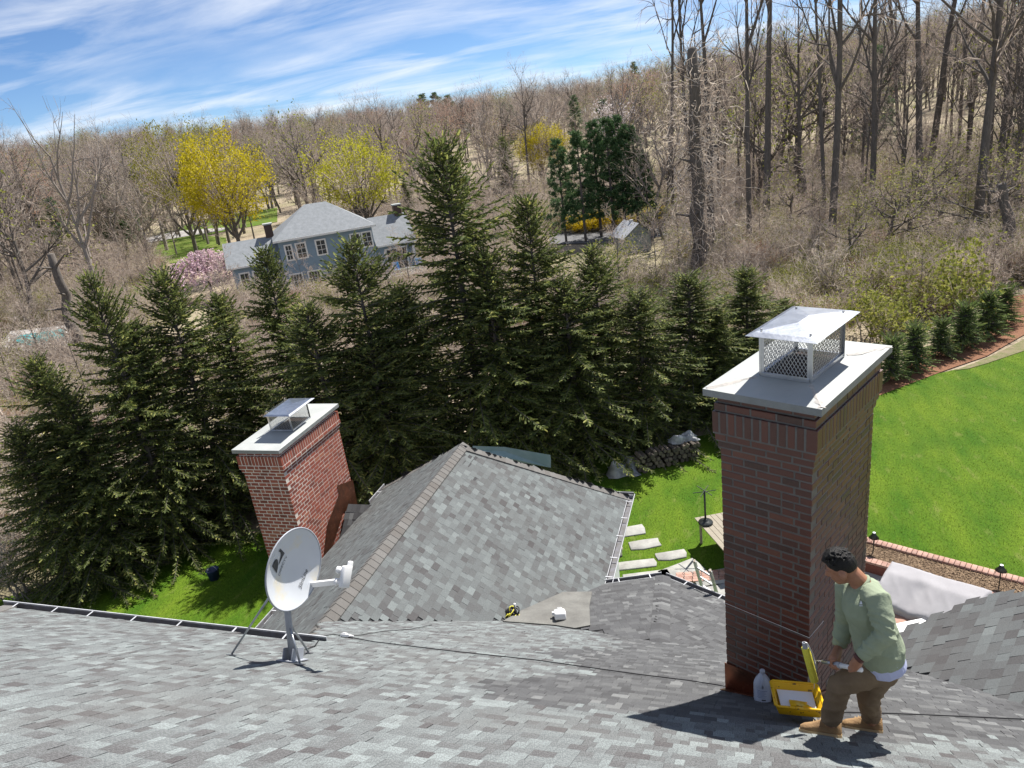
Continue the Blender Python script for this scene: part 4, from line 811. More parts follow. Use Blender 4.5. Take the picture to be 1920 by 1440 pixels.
# ------------------------------------------------------------------ ground
def hill_h(x, y):
    r = np.hypot(x, y); a = np.degrees(np.arctan2(x, y))
    top = np.interp(a, [-90, -58, -45, -32, -22, -12, -2, 8, 20, 60], [17, 18, 18, 14, 10, 11, 12, 13, 14, 18]); near = np.interp(a, [-60, -20, 0, 20], [170, 175, 120, 95]); far = np.interp(a, [-60, -20, 0, 20], [470, 480, 400, 330])
    t = np.clip((r - near) / (far - near), 0, 1); t = t * t * (3 - 2 * t)
    und = 1.2 * np.sin(x * .021 + 1) * np.sin(y * .017) * np.clip((r - 90) / 120, 0, 1)
    dip = -1.1 * np.clip((r - 45) / 25, 0, 1) * (1 - np.clip((r - 130) / 60, 0, 1))
    drop = np.clip((r - far) / 600, 0, 1) * -40
    return top * t + und + dip + drop
rs = np.concatenate([[0], np.geomspace(4, 1500, 70)]); th_ = np.linspace(-math.pi, math.pi, 181)[:-1]; V = [(0, 0, -.03)]
for r_ in rs[1:]:
    x, y = r_ * np.sin(th_), r_ * np.cos(th_); V += list(zip(x, y, hill_h(x, y) - .03))
n = 180; F4 = np.array([(1 + i * n + j, 1 + i * n + (j + 1) % n, 1 + (i + 1) * n + (j + 1) % n, 1 + (i + 1) * n + j) for i in range(len(rs) - 2) for j in range(n)]); F3 = np.array([(0, 1 + (j + 1) % n, 1 + j) for j in range(n)])
tag(link('ground', npmesh('ground', np.array(V), [F4, F3], 'ground', smooth=True)), kind='structure')
def sheet(name, pts, z, m, n_sub=0, kind='structure', **kw):
    bm = bmesh.new(); bm.faces.new([bm.verts.new((p[0], p[1], z)) for p in pts]); bmesh.ops.triangulate(bm, faces=bm.faces[:]); bm.normal_update()
    for f in bm.faces:
        if f.normal.z < 0: f.normal_flip()
    me = bpy.data.meshes.new(name); bm.to_mesh(me); bm.free(); me.materials.append(MATS[m]); return tag(link(name, me), kind=kind, **kw)
lawn_pts = [G(1648, 742)[:2], G(1700, 722)[:2], G(1760, 700)[:2], G(1830, 684)[:2], G(1920, 655)[:2], (19, 36), (26, 22), (12, 6), (-12, 6), (-24, 6), (-23, 11), (-19.5, 14.5), (-13.5, 17.5), (-8, 20.5), (-3.5, 23.2), (.5, 25.2)]
sheet('lawn', lawn_pts, .0, 'lawn')
# grass blades near the camera side of the lawn, one mass
def blades(name, poly, cnt, hmin, hmax, m, seed, wd=.012):
    r = np.random.default_rng(seed); P_ = np.array(poly); lo, hi = P_.min(0), P_.max(0); X = r.uniform(lo, hi, (cnt * 3, 2)); X = X[in_poly(X, [tuple(p) for p in P_])][:cnt]; k = len(X)
    a = r.uniform(0, 6.28, k); h = r.uniform(hmin, hmax, k); b = np.stack([X[:, 0], X[:, 1], np.zeros(k)], 1); dx_ = np.stack([np.cos(a), np.sin(a), np.zeros(k)], 1) * wd; tip = b + np.stack([r.normal(0, .35, k) * h, r.normal(0, .35, k) * h, h], 1)
    V = np.stack([b - dx_, b + dx_, tip], 1).reshape(-1, 3); F = np.arange(3 * k).reshape(-1, 3); return tag(link(name, npmesh(name, V, F, m, tone=r.random(k))), kind='stuff')
mat('grass_blade', (0, 0, 0), .8, tones=[(0, (.06, .13, .006)), (.6, (.11, .18, .012)), (1, (.2, .25, .05))], trans=.5, spec=.2)
tag(blades('grass', lawn_pts, 170000, .02, .045, 'grass_blade', 21, .007), 'short mown green grass of the lawn', 'grass')
# mulch bed with the row of young spruces, dry strip between
sheet('mulch_bed', [G(1640, 745)[:2], G(1660, 715)[:2], G(1710, 670)[:2], G(1790, 628)[:2], G(1850, 590)[:2], G(1900, 556)[:2], (16, 42), (17.5, 36.5), G(1920, 628)[:2], G(1850, 668)[:2], G(1780, 692)[:2], G(1700, 722)[:2]], .012, 'mulch')
sheet('dry_strip', [G(1790, 695)[:2], G(1825, 682)[:2], G(1865, 665)[:2], G(1930, 632)[:2], (19, 34.5), (19, 32.8), G(1930, 655)[:2], G(1850, 682)[:2], G(1815, 692)[:2]], .02, 'dry_grass')
# stepping stones
path = empty('path', G(1230, 1040), kind='structure'); path['label'] = 'stepping stone path across the lawn'
def stone(cpx, l, w_, rot, nm='stone'):
    c = G(*cpx); r = np.random.default_rng(int(cpx[0])); a0 = D2R(rot); pts = []
    for sx_, sy_ in ((-.5, -.5), (-.1, -.52), (.5, -.48), (.52, .1), (.5, .5), (0, .5), (-.5, .48), (-.51, 0)):
        x, y = sx_ * l + r.normal(0, .015), sy_ * w_ + r.normal(0, .015); pts.append(c + np.array([x * math.cos(a0) - y * math.sin(a0), x * math.sin(a0) + y * math.cos(a0), .035]))
    o = MB().poly(pts, .06, (0, 0, 1)).build(nm, 'stone_slab', path); bevel(o, .01, 1)
for a in (((1182, 997), .85, .5, 22), ((1209, 1021), .85, .42, 20), ((1258, 1042), .8, .36, 18), ((1188, 1060), 1.15, .36, 16), ((1277, 1071), 1.1, .6, 38), ((1212, 1084), 1.2, .5, 16), ((1338, 1085), 1.0, .6, 25), ((1345, 1110), .9, .5, 20)): stone(*a)
for i in range(6):
    for j in range(4):
        c = G(1312, 1086) + np.array([i * .215 - .5, j * .105 - .2 + i * .05, .03]); a = D2R(15); o = MB(); o.tn = rng.random(); o.box(c, (.2, .095, .05), np.array([[math.cos(a), -math.sin(a), 0], [math.sin(a), math.cos(a), 0], [0, 0, 1]])); o.build('paver', 'planter_brick', path)
# table and parasol stand
tz = .72; tp = [G(1302, 971, tz), G(1370, 958, tz), G(1440, 990, tz), G(1365, 1042, tz)]
table = empty('garden_table', np.mean(tp, 0) * (1, 1, 0), label='pale slatted garden table half hidden behind the tall chimney', cat='table')
d1 = tp[3] - tp[0]; d2 = tp[1] - tp[0]
for i in range(7):
    a, b = i / 7 + .006, (i + 1) / 7 - .006; MB().poly([tp[0] + d2 * a, tp[0] + d2 * b, tp[0] + d2 * b + d1, tp[0] + d2 * a + d1], .03, (0, 0, 1)).build('slat', 'wood_board', table)
for a, b in ((.08, .1), (.9, .1), (.08, .9), (.9, .9)): c = tp[0] + d2 * a + d1 * b; MB().box((c[0], c[1], tz / 2 - .02), (.07, .07, tz - .04)).build('leg', 'wood_board', table)
ub = G(1323, 981, tz + .0); st = empty('parasol_stand', ub, label='black parasol stand with bare cross arms on the garden table', cat='parasol stand')
MB().lathe([(.19, .002), (.2, .03), (.185, .06), (.08, .075), (.06, .1), (.045, .13)], ub, 24).build('base', 'lamp_metal', st, smooth=True); MB().tube([ub + (0, 0, .1), ub + (0, 0, 1.0)], .028, 10).build('pole', 'lamp_metal', st, smooth=True)
for k_ in range(3): a = D2R(60 * k_ + 12); v_ = np.array([math.cos(a), math.sin(a), 0]) * .3; MB().bar(ub + (0, 0, .96 + .02 * k_) - v_, ub + (0, 0, 1.0 + .01 * k_) + v_, .014, .018).build('arm', 'lamp_metal', st)
# ladder against the low eave
la, lb2 = AT(1302, 1052, 12.15), AT(1342, 1072, 11.75); lad = empty('ladder', (la + lb2) / 2 * (1, 1, 0) + np.array([.1, .9, 0]), label='aluminium ladder leaning on the low eave beside the tall chimney', cat='ladder')
dl = nrm(np.array([.14, .3, -1.0])); vx = nrm((lb2 - la) * (1, 1, 0)); wl = .42; la2 = la + (lb2 - la) * .0; tops = [la2, la2 + vx * wl]; zl_ = tops[0][2] / -dl[2]
for t_ in tops: MB().bar(t_, t_ + dl * zl_, .03, .075, vx).build('rail', 'aluminium', lad); MB().box(t_, (.034, .08, .03), None).build('rail_cap', 'wood_board', lad)
for i in range(11): c = tops[0] + dl * (.18 + .29 * i); MB().bar(c, c + vx * wl, .03, .03).build('rung', 'aluminium', lad)
# lantern on the wing corner
ln_ = G(1160, 1033, 1.9); lt = empty('wall_lantern', ln_, label='small lantern on the wing corner above the lawn', cat='lantern'); MB().lathe([(.05, -.16), (.08, -.14), (.08, -.1)], ln_, 12).build('base', 'lamp_metal', lt); MB().lathe([(.07, -.1), (.085, .06)], ln_, 12).build('glass', 'lantern_glass', lt); MB().lathe([(.11, .06), (.1, .09), (.03, .13)], ln_, 12).build('hood', 'wood_board', lt)
MB().bar(ln_ + (0, 0, -.12), (-2.83, 12.8, ln_[2] - .2), .02, .03).build('bracket', 'lamp_metal', lt)
# brick planter wall, chips and path lights
wa, wb_ = G(1600, 1004, .35), G(1960, 1098, .35); wd_ = nrm(wb_ - wa); wn = np.array([-wd_[1], wd_[0], 0]); wn = wn if wn[1] > 0 else -wn; wl_ = np.linalg.norm(wb_ - wa)
pl = empty('planter_wall', (wa + wb_) / 2 * (1, 1, 0), label='low brick planter wall along the lawn edge', cat='wall')
MB().bar(wa * (1, 1, 0) + (0, 0, .14), wb_ * (1, 1, 0) + (0, 0, .14), .2, .3).build('wall_core', 'brick_red', pl)
for i in range(int(wl_ / .115)):
    o = MB(); o.tn = rng.random(); c = wa + wd_ * (.06 + .115 * i); o.bar(c - wn * .11 + (0, 0, -.03 + rng.normal(0, .002)), c + wn * .11 + (0, 0, -.03), .106, .062); bevel(o.build('coping_brick', 'planter_brick', pl), .006, 1)
bed = [wa - wn * .1, wb_ - wn * .1, wb_ - wn * .75, wa - wn * .75]; sheet('chip_bed', [p[:2] for p in bed], .27, 'chip_mulch')
w2a, w2b = wa - wn * .85, wb_ - wn * .85; p2 = empty('planter_wall', (w2a + w2b) / 2 * (1, 1, 0), label='lower brick planter wall behind the covered seating', cat='wall'); MB().bar(w2a * (1, 1, 0) + (0, 0, .13), w2b * (1, 1, 0) + (0, 0, .13), .2, .27).build('wall_core', 'brick_red', p2)
for i in range(int(wl_ / .115)):
    o = MB(); o.tn = rng.random(); c = w2a + wd_ * (.06 + .115 * i); o.bar(c - wn * .1 + (0, 0, -.04), c + wn * .1 + (0, 0, -.04), .106, .06); o.build('coping_brick', 'planter_brick', p2)
rc = np.random.default_rng(31); k = 9000; U_ = rc.uniform(0, wl_, k); W_ = rc.uniform(.12, .74, k); c = wa + U_[:, None] * wd_ - W_[:, None] * wn; c[:, 2] = .275 + rc.uniform(0, .025, k); a = rc.uniform(0, 6.28, k); l_ = rc.uniform(.02, .05, k)[:, None]; d_ = np.stack([np.cos(a), np.sin(a), rc.normal(0, .3, k)], 1) * l_; e_ = np.stack([-np.sin(a), np.cos(a), rc.normal(0, .3, k)], 1) * .01
V = np.stack([c - d_ - e_, c + d_ - e_, c + d_ + e_, c - d_ + e_], 1).reshape(-1, 3); mat('chip', (0, 0, 0), .9, tones=[(0, (.08, .048, .028)), (1, (.3, .21, .13))])
tag(link('wood_chips', npmesh('wood_chips', V, np.arange(4 * k).reshape(-1, 4), 'chip', tone=rc.random(k))), 'brown wood chips in the raised planter', 'wood chips', kind='stuff')
def path_light(px, py, label):
    b = G(px, py, .27); t = empty('path_light', b, label=label, cat='path light', group='path lights in the planter'); MB().tube([b, b + (0, 0, .42)], .014, 8).build('stake', 'lamp_metal', t); MB().lathe([(.035, .4), (.05, .42), (.12, .44), (.055, .53), (.05, .545), (.03, .58)], b, 16).build('shade', 'lamp_metal', t, smooth=True)
    for k_ in range(4): a = k_ * 1.57; MB().tube([b + (.1 * math.cos(a), .1 * math.sin(a), .44), b + (.1 * math.cos(a), .1 * math.sin(a), .36)], .006, 5).build('hanger', 'lamp_metal', t)
    MB().lathe([(.035, .58), (.035, .59)], b, 10).build('finial', 'galvanised', t)
path_light(1637, 1036, 'dark garden path light beside the tall chimney'); path_light(1873, 1100, 'dark garden path light near the right roof edge')
# covered outdoor seating: draped sheet over a block frame
ctl, ctr_, cbl, cbr = G(1672, 1052, .95), G(1862, 1108, .95), G(1640, 1100, .95), G(1800, 1158, .95)
cs = empty('covered_seating', (ctl + cbr) / 2 * (1, 1, 0), label='outdoor seating under a pale grey fabric cover by the planter', cat='covered furniture')
nx, ny = 46, 34; rcv = np.random.default_rng(12); V = []; 
for j in range(ny):
    for i in range(nx):
        s, t_ = i / (nx - 1) * 1.2 - .1, j / (ny - 1) * 1.5 - .12; sc_, tc_ = np.clip(s, 0, 1), np.clip(t_, 0, 1); p = ctl * (1 - sc_) * (1 - tc_) + ctr_ * sc_ * (1 - tc_) + cbl * (1 - sc_) * tc_ + cbr * sc_ * tc_
        z = .95 - .3 * np.clip((tc_ - .4) / .6, 0, 1) * (.5 + .5 * np.tanh(8 * (sc_ - .02))) + .012 * np.sin(9 * sc_ + 3 * tc_) + .02 * (1 - abs(math.sin(17 * sc_ + 5 * tc_ + 3 * math.sin(5 * tc_)))) ** 3 * np.clip((tc_ - .35) / .1, 0, 1) + .012 * (1 - abs(math.sin(31 * sc_ - 7 * tc_))) ** 3 - .07 * math.exp(-((sc_ - .42) / .1) ** 2) * np.clip((tc_ - .32) / .12, 0, 1)
        drop = max(0, s - 1) * 9 + max(0, -s) * 9 + max(0, t_ - 1) * 2.0 + max(0, -t_) * 7; ex = nrm(p - (ctl + cbr) / 2 * (1, 1, 0) + 1e-6); z = max(.12, z - drop * .9); wob = .03 * math.sin(30 * (s + t_)) * (drop > 0)
        V.append((p[0] + ex[0] * (.04 * (drop > 0) + wob), p[1] + ex[1] * (.04 * (drop > 0) + wob), z))
Fq = np.array([(j * nx + i, j * nx + i + 1, (j + 1) * nx + i + 1, (j + 1) * nx + i) for j in range(ny - 1) for i in range(nx - 1)]); link('fabric_cover', npmesh('fabric_cover', np.array(V), Fq, 'cover_cloth', smooth=True), cs)
MB().poly([cbl + (cbl - ctl) * .02 + (0, 0, -.5), cbr + (0, 0, -.5), cbr + (cbr - ctr_) * .25 + (0, 0, -.5), cbl + (cbl - ctl) * .25 + (0, 0, -.5)], .4, (0, 0, 1)).build('seat_block', 'terracotta_block', cs)
sheet('patio', [(2.2, 12.2), (8, 9.5), (9, 16), wb_[:2] - wn[:2] * .95, wa[:2] - wn[:2] * .95, (1.8, 15.5)], .03, 'concrete')
tbw = [G(1676, 1170, .6), G(1735, 1158, .6), G(1742, 1188, .6), G(1672, 1205, .6)]
wt = empty('white_bench', np.mean(tbw, 0) * (1, 1, 0), label='plain white bench top below the roof edge beside the worker', cat='bench'); MB().poly(tbw, .05, (0, 0, 1)).build('top', 'white_paint', wt); 
for p in tbw: MB().box((p[0], p[1], .28), (.05, .05, .56)).build('leg', 'white_paint', wt)
# firewood with a tarp
pile = empty('log_pile', G(1215, 886), label='long stacked pile of split firewood at the lawn edge', cat='log pile'); pa, pb = G(1190, 884), G(1305, 856); pdv = nrm(pb - pa); pln = np.linalg.norm(pb - pa); rl = np.random.default_rng(17); pnv = np.array([pdv[1], -pdv[0], 0])
for i in range(13):
    for j in range(4):
        c = pa + pdv * (.1 + i * pln / 13 + (j % 2) * .08 + rl.normal(0, .02)) + np.array([0, 0, .1 + .155 * j + rl.normal(0, .012)]) + pnv * rl.normal(0, .03)
        if j > 3 and rl.random() < .3: continue
        r0 = rl.uniform(.07, .095); o = MB(); o.tn = rl.random(); a0 = rl.uniform(0, 6); k_ = int(rl.integers(4, 7)); V = []
        for q_ in (-.22, .22):
            for m_ in range(k_): a = a0 + m_ * 6.283 / k_; V.append(c + pnv * q_ + pdv * r0 * math.cos(a) + np.array([0, 0, r0 * math.sin(a)]))
        o.add(V, [tuple(range(k_)), tuple(range(2 * k_ - 1, k_ - 1, -1))] + [(m_, k_ + m_, k_ + (m_ + 1) % k_, (m_ + 1) % k_) for m_ in range(k_)]); o.build('log', 'log_end', pile)
def crumpled(name, cpts, hgt, seed, label, cat):
    r = np.random.default_rng(seed); n1_, n2_ = 22, 14; A_, B_, C_, D_ = [np.asarray(p, float) for p in cpts]; V = []; ph = r.uniform(0, 6, 6)
    for j in range(n2_):
        for i in range(n1_):
            s, t_ = i / (n1_ - 1), j / (n2_ - 1); p = A_ * (1 - s) * (1 - t_) + B_ * s * (1 - t_) + C_ * s * t_ + D_ * (1 - s) * t_; h = hgt * min(1, 4 * min(s, 1 - s)) * min(1, 4 * min(t_, 1 - t_)); V.append(p + np.array([.05 * math.sin(9 * t_ + ph[0]), .05 * math.sin(11 * s + ph[1]), h * (.75 + .25 * math.sin(7 * s + 5 * t_ + ph[2])) + .05 * h * math.sin(23 * s - 17 * t_ + ph[3]) + .03]))
    F_ = np.array([(j * n1_ + i, j * n1_ + i + 1, (j + 1) * n1_ + i + 1, (j + 1) * n1_ + i) for j in range(n2_ - 1) for i in range(n1_ - 1)]); return tag(link(name, npmesh(name, np.array(V), F_, 'tarp', smooth=True)), label, cat)
crumpled('tarp', [G(1138, 900), G(1200, 892), G(1195, 874), G(1140, 878)], .55, 2, 'crumpled silver tarp on the ground at the end of the firewood', 'tarp')
tpz = [pa + pdv * pln * .6 + (0, 0, .62), pb + pdv * .15 + (0, 0, .58), pb + pdv * .2 - pnv * .4 + (0, 0, .6), pa + pdv * pln * .62 - pnv * .4 + (0, 0, .64)]
crumpled('tarp', [tpz[0], tpz[1], tpz[2], tpz[3]], .3, 3, 'pale tarp draped over the far end of the firewood', 'tarp')
# small blue bin on the shaded lawn left of the chimney
bb = G(403, 1085); t = empty('bucket', bb, label='dark blue bucket on the shaded lawn left of the red chimney', cat='bucket'); mat('bucket_blue', (.02, .035, .09), .5); MB().lathe([(.14, 0), (.18, .32), (.19, .33), (.17, .33), (.13, .04)], bb, 18).build('pail', 'bucket_blue', t, smooth=True); MB().tube([bb + np.array([.18 * math.cos(x), 0, .3 + .16 * math.sin(x)]) for x in np.linspace(0, 3.14, 9)], .006, 5).build('handle', 'steel_wire', t)
# pool among the trees at the left
pz = .04; tag(sheet('pool_deck', [p[:2] for p in (G(0, 650), G(20, 622), G(130, 610), G(150, 640), G(100, 668))], .05, 'concrete'), 'pale pool surround')
pw = sheet('water', [p[:2] for p in (G(22, 640), G(40, 630), G(122, 618), G(120, 634), G(58, 650))], .09, 'water_pool')
# ------------------------------------------------------------------ neighbours
def GT(px, py):                              # terrain point at a photo pixel
    z = 0.0
    for _ in range(8):
        p = G(px, py, z); z = .6 * z + .4 * float(hill_h(p[0], p[1]))
    p[2] = float(hill_h(p[0], p[1])); return p
def frame_house(o, d):
    d = nrm(d * np.array([1, 1, 0])); b = np.array([-d[1], d[0], 0]); b = b if b[1] > 0 else -b
    return lambda x, y, z: np.array([o[0], o[1], 0]) + d * x + b * y + np.array([0, 0, z])
EL, ER = G(513, 452, 4.0), G(702, 420, 4.0); WM = np.linalg.norm((ER - EL)[:2]); HB = -1.15
nh_ = empty('neighbour_house', ((EL + ER) / 2) * (1, 1, 0) + (0, 0, HB), label='blue-grey two storey house with hipped grey roof behind the spruces', cat='house'); Q = frame_house(EL, ER - EL)
def hbox(name, x0, x1, y0, y1, z0, z1, m, parent, **kw):
    mb = MB(); P_ = [Q(x, y, z) for z in (z0, z1) for x, y in ((x0, y0), (x1, y0), (x1, y1), (x0, y1))]; mb.add(P_, [(0, 3, 2, 1), (4, 5, 6, 7), (0, 1, 5, 4), (1, 2, 6, 5), (2, 3, 7, 6), (3, 0, 4, 7)]); return mb.build(name, m, parent, **kw)
def roofp(pts, parent, m='grey_roof', name='roof', faces=None):
    mb = MB(); mb.add([Q(*p) for p in pts], faces); return mb.build(name, m, parent)
hbox('wall', .3, WM - .3, .3, 8, HB, 4.0, 'blue_siding', nh_)
rf1 = roofp([(-.1, -.1, 3.95), (WM + .1, -.1, 3.95), (WM + .1, 8.4, 3.95), (-.1, 8.4, 3.95), (WM * .38, 4.1, 6.5), (WM * .6, 4.1, 6.5)], nh_, faces=[(0, 1, 5, 4), (1, 2, 5), (2, 3, 4, 5), (3, 0, 4), (3, 2, 1, 0)])
hbox('fascia', -.12, WM + .12, -.14, -.1, 3.78, 3.97, 'white_paint', rf1)
hbox('wall', -4.3, .3, 1.2, 6.6, HB, 2.2, 'blue_siding', nh_); rf2 = roofp([(-4.7, .8, 2.1), (.35, .8, 2.1), (.35, 7, 2.1), (-4.7, 7, 2.1), (-4.7, 3.9, 4.1), (.35, 3.9, 4.1)], nh_, faces=[(0, 1, 5, 4), (2, 3, 4, 5), (3, 0, 4), (1, 2, 5), (3, 2, 1, 0)])
hbox('fascia', -4.72, .2, .76, .8, 1.95, 2.12, 'white_paint', rf2)
hbox('wall', WM - .3, WM + 3.6, .6, 6.4, HB, 1.9, 'blue_siding', nh_); rf3 = roofp([(WM - .2, .2, 1.85), (WM + 3.8, .2, 1.85), (WM + 3.8, 6.8, 1.85), (WM - .2, 6.8, 1.85), (WM - .2, 3.5, 4.3), (WM + 3.8, 3.5, 4.3)], nh_, faces=[(0, 1, 5, 4), (2, 3, 4, 5), (3, 0, 4), (1, 2, 5), (3, 2, 1, 0)])
hbox('fascia', WM - .1, WM + 3.8, .16, .2, 1.68, 1.86, 'white_paint', rf3)
for x0, rfp, zt_, y_ in ((-.6, rf2, 5.2, 4.1), (WM + 2.6, rf3, 5.1, 3.6)):
    c_ = hbox('chimney', x0, x0 + .75, y_ - .4, y_ + .4, 2.5, zt_, 'brick_dark', rfp); hbox('chimney_crown', x0 - .08, x0 + .83, y_ - .48, y_ + .48, zt_, zt_ + .12, 'crown_stone', rfp)
def hwin(x, z, w_, h_, y, rows=2, nm='window'):
    f = hbox(nm, x, x + w_, y - .06, y, z, z + h_, 'white_paint', nh_); fr = .12; nx_ = 2 if w_ < 1.3 else 4
    for i in range(nx_):
        for j in range(rows):
            xa, xb = x + fr + (w_ - 2 * fr) * i / nx_ + .025, x + fr + (w_ - 2 * fr) * (i + 1) / nx_ - .025; za, zb = z + fr + (h_ - 2 * fr) * j / rows + .025, z + fr + (h_ - 2 * fr) * (j + 1) / rows - .025; hbox('pane', xa, xb, y - .075, y - .062, za, zb, 'pane', f)
for x in (.75, 1.75, 3.6, 6.9, 8.0): hwin(x, 1.9, .75 if x < 1 else 1.05, 1.55, .3, 3)
for x in (.6, 2.3, 5.0): hwin(x, -.8, 1.3, 1.5, .3, 2)
for x in (-3.8, -2.6, -1.2): hwin(x, 0.1, 1.0, 1.4, 1.2, 2)
hwin(WM + .6, -.8, 2.2, 2.2, .6, 3, 'french_door'); hbox('post', WM + 3.3, WM + 3.5, .3, .5, HB, 1.8, 'white_paint', nh_)
hbox('terrace', WM - .5, WM + 5, -3, .5, HB, -.85, 'concrete', nh_); hbox('terrace_rail', WM + .2, WM + 5, -3.02, -2.94, -.3, -.18, 'white_paint', nh_)
for i, x in enumerate((WM + .8, WM + 3.1)):
    c = empty('garden_chair', Q(x, -1.6, -.85), label=('blue garden chair on the neighbour\'s terrace, nearer the house wall' if i == 0 else 'blue garden chair at the outer end of the neighbour\'s terrace'), cat='chair'); hbox('seat', x, x + .6, -1.9, -1.3, -.5, -.4, 'chair_blue', c); hbox('backrest', x, x + .6, -1.35, -1.25, -.4, .25, 'chair_blue', c)
    for a, b in ((0, -1.9), (.54, -1.9), (0, -1.32), (.54, -1.32)): hbox('leg', x + a, x + a + .06, b, b + .06, -.85, -.5, 'chair_blue', c)
fa, fb_ = GT(765, 476), GT(815, 465); fe = empty('fence', (fa + fb_) / 2, label='white board fence right of the blue-grey house', cat='fence'); dv = (fb_ - fa) / 12
for i in range(12): MB().bar(fa + dv * (i + .03) + (0, 0, .8), fa + dv * (i + .97) + (0, 0, .8), .04, 1.5).build('board', 'white_paint', fe)
# garden shed on the right
SB = GT(1187, 468); SB[2] -= .2; Q = frame_house(SB, np.array([.82, .5, 0])); sh = empty('garden_shed', SB, label='small grey shed with ribbed pale roof right of the pine trees', cat='shed')
hbox('wall', -1.8, 1.8, -2.4, 2.4, SB[2], SB[2] + 2.7, 'slate_wall', sh)
roofp([(-2.0, -2.3, SB[2] + 2.7), (2.0, -2.3, SB[2] + 2.7), (0, -2.3, SB[2] + 4.2), (-2.0, 2.3, SB[2] + 2.7), (2.0, 2.3, SB[2] + 2.7), (0, 2.3, SB[2] + 4.2)], sh, 'slate_wall', 'gable', [(0, 1, 2), (3, 5, 4)])
for s in (-1, 1):
    for i in range(14):
        y0 = -2.7 + i * .386; roofp([(0, y0, SB[2] + 4.3), (0, y0 + .33, SB[2] + 4.3), (2.6 * s, y0 + .33, SB[2] + 2.45), (2.6 * s, y0, SB[2] + 2.45), (0, y0 + .36, SB[2] + 4.22), (2.6 * s, y0 + .36, SB[2] + 2.37)], sh, 'grey_roof' if s > 0 else 'gutter_white', 'roof_rib', [(0, 1, 2, 3), (1, 4, 5, 2)])
hbox('door', -.5, .5, -2.46, -2.41, SB[2], SB[2] + 2, 'slate_wall', sh); hbox('vent', -.25, .25, -.2, .2, SB[2] + 4.2, SB[2] + 4.5, 'gutter_white', sh)
sh.scale = (.62, .62, .66)
def tsheet(name, pxs, m, lift=.06, **kw):
    P_ = [GT(*p) for p in pxs]; return sheet_t(name, P_, m, lift)
def sheet_t(name, P_, m, lift):
    bm = bmesh.new(); bm.faces.new([bm.verts.new(p) for p in P_]); bmesh.ops.triangulate(bm, faces=bm.faces[:]); bmesh.ops.subdivide_edges(bm, edges=bm.edges, cuts=7, use_grid_fill=True); bm.normal_update()
    for v in bm.verts: v.co.z = float(hill_h(v.co.x, v.co.y)) + lift
    for f in bm.faces:
        if f.normal.z < 0: f.normal_flip()
    me = bpy.data.meshes.new(name); bm.to_mesh(me); bm.free(); me.materials.append(MATS[m]); return tag(link(name, me), kind='structure')
tsheet('road', [(1030, 458), (1030, 436), (1090, 432), (1170, 424), (1260, 418), (1260, 440), (1160, 456)], 'asphalt')
tsheet('lawn', [(280, 486), (300, 452), (370, 440), (424, 446), (430, 500), (380, 505)], 'grass_far', .05)
tsheet('lawn', [(300, 440), (360, 418), (430, 402), (520, 390), (520, 416), (430, 432), (360, 447)], 'grass_far', .05)
tsheet('road', [(280, 455), (330, 441), (420, 432), (425, 427), (330, 434), (270, 448)], 'concrete', .1)
tsheet('lawn', [(700, 500), (770, 485), (800, 500), (780, 530), (690, 530)], 'grass_far', .05)
# ------------------------------------------------------------------ vegetation builders
def seg_mesh(S, sides):
    S = np.asarray(S, float); p0, p1, r0, r1 = S[:, :3], S[:, 3:6], S[:, 6], S[:, 7]; d = p1 - p0; d /= np.linalg.norm(d, axis=1)[:, None] + 1e-9
    ref = np.where(np.abs(d[:, 2:]) < .9, np.array([[0, 0, 1.]]), np.array([[1., 0, 0]])); a = np.cross(d, ref); a /= np.linalg.norm(a, axis=1)[:, None]; b = np.cross(d, a); V = []
    for c, r in ((p0, r0), (p1, r1)):
        for j in range(sides): t = 2 * math.pi * j / sides; V.append(c + r[:, None] * (a * math.cos(t) + b * math.sin(t)))
    V = np.stack(V, 1); n = len(S); F = np.array([(j, (j + 1) % sides, sides + (j + 1) % sides, sides + j) for j in range(sides)]); F = (F[None] + (np.arange(n) * 2 * sides)[:, None, None]).reshape(-1, 4); return V.reshape(-1, 3), F
def quad_mesh(S, r):
    """thin strips p0->p1 with width (n,7)"""
    S = np.asarray(S, float); p0, p1, w_ = S[:, :3], S[:, 3:6], S[:, 6:7]; d = p1 - p0; a = np.cross(d, r.normal(0, 1, d.shape)); a /= np.linalg.norm(a, axis=1)[:, None] + 1e-9; V = np.stack([p0 - a * w_ / 2, p0 + a * w_ / 2, p1 + a * w_ * .3, p1 - a * w_ * .3], 1).reshape(-1, 3); return V, np.arange(len(S) * 4).reshape(-1, 4)
def leaf_mesh(C, sz, r, asp=.6):
    n = len(C); a = r.normal(0, 1, (n, 3)); a /= np.linalg.norm(a, axis=1)[:, None]; b = np.cross(a, r.normal(0, 1, (n, 3))); b /= np.linalg.norm(b, axis=1)[:, None]; s = (sz * r.uniform(.6, 1.3, n))[:, None]
    V = np.stack([C - a * s / 2, C + b * s * asp / 2, C + a * s / 2, C - b * s * asp / 2], 1).reshape(-1, 3); return V, np.arange(n * 4).reshape(-1, 4)
def joinm(parts):
    V, F, T, MI, o = [], [], [], [], 0
    for v, f, t, m in parts: V.append(v); F.append(f + o); o += len(v); T.append(t); MI.append(np.full(len(f), m))
    return np.concatenate(V), np.concatenate(F), np.concatenate(T), np.concatenate(MI)
